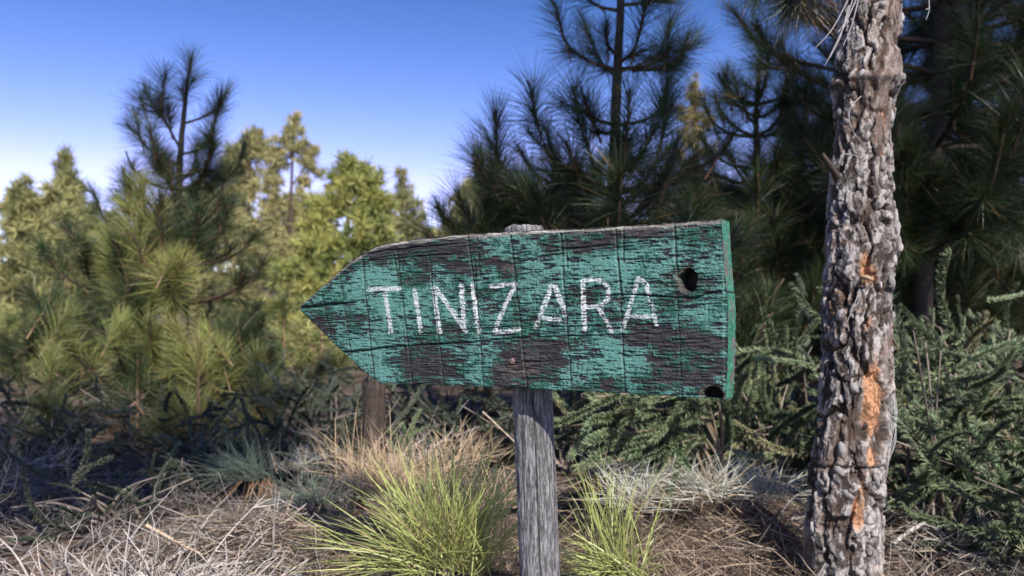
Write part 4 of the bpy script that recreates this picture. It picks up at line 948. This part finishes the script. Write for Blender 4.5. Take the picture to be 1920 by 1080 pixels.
dead_bush('tangle of thin twigs by the old stump', on(-.62, 2.6), 18, .26, 808, 1.0, (0, -.1, .35), c=(.28, .25, .23), r=.003)
dead_bush('dry brown twigs at the right edge under the shrubs', on(1.75, 2.3), 22, .40, 809, 1.0, (-.1, -.1, .35), c=(.30, .25, .22))

# ------------------------------------------------------------------ green seedlings and grassy clumps
def clump(name, label, base, n, L, W, c0, c1, seed, cat='plant', lo=5, hi=75, droop=.25, lean=(0, 0, 0), rad=.03, seg=4, mat=None, dead=0, dc=(.42, .3, .17), group=None):
    g = np.random.default_rng(seed); base = np.array(base, float)
    ph = g.uniform(0, 2*np.pi, n); a = np.radians(lo+(hi-lo)*g.random(n)**.8)
    D = np.stack([np.sin(a)*np.cos(ph), np.sin(a)*np.sin(ph), np.cos(a)], -1)+np.array(lean)
    P = g.normal(0, rad, (n, 3))*[1, 1, .35]; P[:, 2] = np.abs(P[:, 2])
    B = np.stack([np.cos(ph)*.1, np.sin(ph)*.1, -droop*g.uniform(.3, 1.4, n)*np.sin(a)], -1)+g.normal(0, .05, (n, 3))
    t = g.random(n)[:, None]; C0 = np.array(c0)*(.7+.6*t); C1 = np.array(c1)*(.75+.5*g.random(n)[:, None])
    if dead: dd = (g.random(n) < dead)[:, None]; C0 = np.where(dd, np.array(dc)*.8, C0); C1 = np.where(dd, dc, C1)
    mb = MB(); ribbons(mb, P, D, L*g.uniform(.55, 1.08, n), W*g.uniform(.75, 1.2, n), B, seg, C0, C1, g, .5)
    o = obj(name, mb.mesh(name, mat or M_seedling), None, tuple(base)); return tag(o, label, cat, group, 'thing' if cat else None)
b = at(838, 1058, 1.62)
root = thing('pine_seedling', tuple(b), 'bright green pine seedling in the sun left of the post', 'seedling')
def seedling_part(root, dp, n, L, seed, **k):
    o = clump('needle_tuft', None, np.array(root.location)+dp, n, L, .0028, (.28, .29, .11), (.43, .49, .16), seed, cat=None, **k); o.parent = root; o.location = dp
    return o
seedling_part(root, (0, 0, 0), 340, .27, 901, lo=0, hi=62, droop=.12, lean=(-.10, -.1, .1), rad=.028, dead=.10)
seedling_part(root, (-.05, -.02, -.01), 190, .25, 902, lo=35, hi=88, droop=.2, lean=(-.55, -.05, .1), rad=.03, dead=.10)
seedling_part(root, (.05, .0, -.02), 160, .25, 903, lo=5, hi=60, droop=.12, lean=(.12, 0, .15), rad=.02, dead=.1)
mb = MB(); tube(mb, [(0, 0, -.12), (0, 0, -.04), (0, 0, .05)], [.010, .010, .006], 7, (.30, .24, .17), True, .1); obj('stem', mb.mesh('stem', M_twig, True), root)
b = at(1180, 1090, 1.72); root = thing('pine_seedling', tuple(b), 'arching green pine seedling right of the post', 'seedling')
seedling_part(root, (0, 0, 0), 170, .22, 904, lo=20, hi=80, droop=.45, lean=(-.75, -.1, .2), rad=.02)
seedling_part(root, (-.03, .03, .02), 70, .23, 905, lo=0, hi=35, droop=.08, lean=(-.15, 0, .3), rad=.03)
mb = MB(); tube(mb, [(0, 0, -.1), (0, 0, 0), (-.02, 0, .05)], [.008, .007, .005], 7, (.26, .2, .14), True, .1); obj('stem', mb.mesh('stem', M_twig, True), root)
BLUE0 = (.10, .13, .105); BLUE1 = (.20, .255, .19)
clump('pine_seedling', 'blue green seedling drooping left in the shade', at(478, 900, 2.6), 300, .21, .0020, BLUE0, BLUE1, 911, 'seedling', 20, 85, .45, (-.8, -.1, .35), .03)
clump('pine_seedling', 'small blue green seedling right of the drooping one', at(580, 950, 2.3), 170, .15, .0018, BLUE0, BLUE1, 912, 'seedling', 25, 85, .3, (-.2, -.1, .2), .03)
PALE0 = (.36, .36, .31); PALE1 = (.64, .65, .57)
for k, (px, py, Y, n, L, lb) in enumerate([(1195, 945, 2.0, 260, .12, 'pale silvery tuft just right of the green seedlings'), (1330, 930, 2.15, 300, .12, 'pale silvery tuft in the middle of the needle bank'), (1450, 930, 2.2, 220, .11, 'pale silvery tuft nearest the near trunk'), (1250, 905, 2.2, 160, .11, 'pale tuft under the spreading green sprigs'), (1400, 900, 2.35, 160, .11, 'pale tuft behind the others near the trunk'), (1160, 890, 2.1, 150, .10, 'pale tuft close behind the post'), (560, 880, 2.7, 120, .10, 'pale tuft in the shade left of the dry grass')]):
    clump('grass_tuft', lb, at(px, py, Y), n, L, .0019, PALE0, PALE1, 920+k, 'grass', 10, 100, .15, (0, -.1, .1), .04, 3, M_litter, .25, (.42, .33, .22))
STRAW0 = (.34, .25, .155); STRAW1 = (.58, .44, .29)
for k, (px, py, Y, n, L, ln, lb) in enumerate([(715, 925, 2.15, 380, .15, (-.1, -.1, .3), 'dry straw coloured grass clump left behind the green seedling'), (800, 905, 2.25, 260, .14, (.1, -.1, .2), 'dry grass clump right behind the green seedling'), (690, 900, 2.3, 120, .22, (-.5, 0, .5), 'thin dry grass blades arching left of the straw clump'), (880, 865, 2.5, 160, .14, (.5, 0, .25), 'dry grass leaning right behind the post'), (930, 960, 1.95, 120, .14, (.1, 0, .3), 'dry straw between the seedling and the post')]):
    clump('dry_grass', lb, at(px, py, Y), n, L, .0017, STRAW0, STRAW1, 940+k, 'grass', 5, 85, .3, ln, .05, 4, M_litter)
clump('dry_grass', 'hanging brown dead needles below the drooping blue green seedling', at(490, 905, 2.55), 60, .14, .0018, (.28, .17, .1), (.36, .24, .15), 951, 'grass', 110, 175, .1, (0, -.2, 0), .03, 3, M_litter)
clump('dry_grass', 'rusty dry tuft in the shade under the left pine', at(235, 810, 4.0), 160, .2, .002, (.2, .11, .06), (.32, .19, .11), 952, 'grass', 10, 80, .3, (0, 0, 0), .05, 3, M_litter)

# ------------------------------------------------------------------ old stump behind the arrow
def old_stump():
    c0 = at(705, 850, 2.7); c0[2] = float(gz(c0[0], c0[1]))-.05
    root = thing('old_stump', tuple(c0), 'dark splintered old stump standing behind the arrow point', 'stump')
    NT, NZ = 60, 60; th = np.arange(NT)*2*np.pi/NT; zz = np.linspace(0, .42, NZ); TH, ZZ = np.meshgrid(th, zz)
    r = .036+.010*np.exp(-ZZ/.06)+.006*(fbm(TH*6, ZZ*5, 3, 951)-.5)*2+.004*(fbm(TH*20, ZZ*8, 2, 955)-.5)
    zt = ZZ*(1+.10*(fbm(TH*5, TH*0, 2, 953)-.5)*(ZZ/.42))
    V = np.stack([r*np.cos(TH)-.02*ZZ, r*np.sin(TH), zt], -1).reshape(-1, 3)
    gr = fbm(TH*14, ZZ*10, 3, 957).reshape(-1, 1); C = np.array([.06, .045, .038])*(.2+1.5*gr)  # wood colour darkened so the stump looks shaded
    i = np.arange(NZ-1)[:, None]*NT; j = np.arange(NT)[None, :]; j2 = (j+1) % NT
    F4 = np.stack([i+j, i+j2, i+NT+j2, i+NT+j], -1).reshape(-1, 4)
    V = np.vstack([V, [[-.008, 0, .38]]]); C = np.vstack([C, [[.05, .04, .03]]]); j = np.arange(NT)
    F3 = np.stack([(NZ-1)*NT+j, (NZ-1)*NT+(j+1) % NT, np.full(NT, NZ*NT)], -1)
    obj('trunk', mesh_np('trunk', V, [F4, F3], M_branch, C, True), root)
old_stump()

# ------------------------------------------------------------------ fallen sticks
def stick(label, pts, r, c, name='fallen_stick'):
    pts = np.array(pts); mb = MB(); b = pts[0]; g = np.random.default_rng(int(abs(b[0])*1000))
    sp = spline(pts, 12); tube(mb, sp-b, np.linspace(r, r*.6, 12), 7, c, True, .12, g)
    tag(obj(name, mb.mesh(name, M_twig, True), None, tuple(b)), label, 'stick')
stick('bleached stick leaning low right of the near trunk', [at(1672, 1020, 2.1), at(1700, 1000, 2.12), at(1740, 975, 2.15)], .007, (.45, .42, .39))
stick('short grey stick lying under the pale sprigs', [at(1092, 828, 2.2), at(1115, 848, 2.2), at(1138, 865, 2.2)], .004, (.45, .43, .42))
stick('long thin tan stick lying in the needle heap', [at(275, 985, 2.0), at(330, 1015, 1.95), at(380, 1040, 1.9)], .004, (.48, .36, .25))
stick('straight straw stalk rising behind the post', [at(905, 772, 2.6), at(935, 800, 2.6), at(975, 838, 2.55)], .003, (.45, .36, .27))

# ------------------------------------------------------------------ litter of dry needles (uncountable)
def litter():
    g = np.random.default_rng(61); mb = MB()
    def lay(n, cx, cy, sx, sy, z0, z1, L, W, c0, c1, tilt=.25):
        x = cx+g.normal(0, sx, n); y = cy+g.normal(0, sy, n); ok = y > 1.45; x, y = x[ok], y[ok]; n = len(x)
        z = gz(x, y)+g.uniform(z0, z1, n); a = g.uniform(0, 6.28, n)
        D = np.stack([np.cos(a), np.sin(a), g.normal(0, tilt, n)], -1); t = g.random(n)[:, None]**1.4
        C = np.array(c0)*(1-t)+np.array(c1)*t; ln = L*g.uniform(.5, 1.1, n)
        P = np.stack([x, y, z], -1)-D*ln[:, None]*.5
        ribbons(mb, P, D, ln, W*g.uniform(.7, 1.3, n), np.stack([g.normal(0, .18, n), g.normal(0, .18, n), g.normal(-.05, .08, n)], -1), 3, C, C, g, .3)
    br = ((.045, .033, .026), (.50, .385, .285)); gy = ((.06, .052, .047), (.45, .41, .37))
    lay(2200, 0, 2.6, 1.5, .7, 0, .03, .13, .0018, *br)
    lay(3000, 0, 4.2, 2.2, 1.1, 0, .04, .16, .0024, *br)
    lay(1700, -.60, 2.02, .13, .08, 0, .10, .16, .0022, *br, tilt=.35)
    lay(500, -.60, 2.0, .16, .10, .03, .12, .14, .0020, *gy, tilt=.5)
    lay(3500, .45, 2.05, .26, .18, 0, .09, .15, .0018, *br, tilt=.5)
    lay(1800, .75, 1.75, .3, .12, 0, .06, .15, .0018, *br, tilt=.5)
    lay(1200, -.3, 2.1, .2, .12, 0, .06, .14, .0017, *br, tilt=.5)
    lay(2600, 1.3, 2.0, .35, .25, 0, .10, .11, .0022, *gy, tilt=.7)
    lay(900, -.6, 2.6, .5, .25, 0, .06, .12, .0018, *gy, tilt=.5)
    lay(350, -1.0, 1.8, .25, .2, 0, .06, .12, .0020, *gy, tilt=.6)
    lay(800, -1.2, 2.5, .35, .3, 0, .05, .12, .0022, *gy, tilt=.6)
    o = obj('needle_litter', mb.mesh('needle_litter', M_litter)); tag(o, 'tangled dry pine needles and twig bits covering the ground', 'litter', None, 'stuff')
litter()
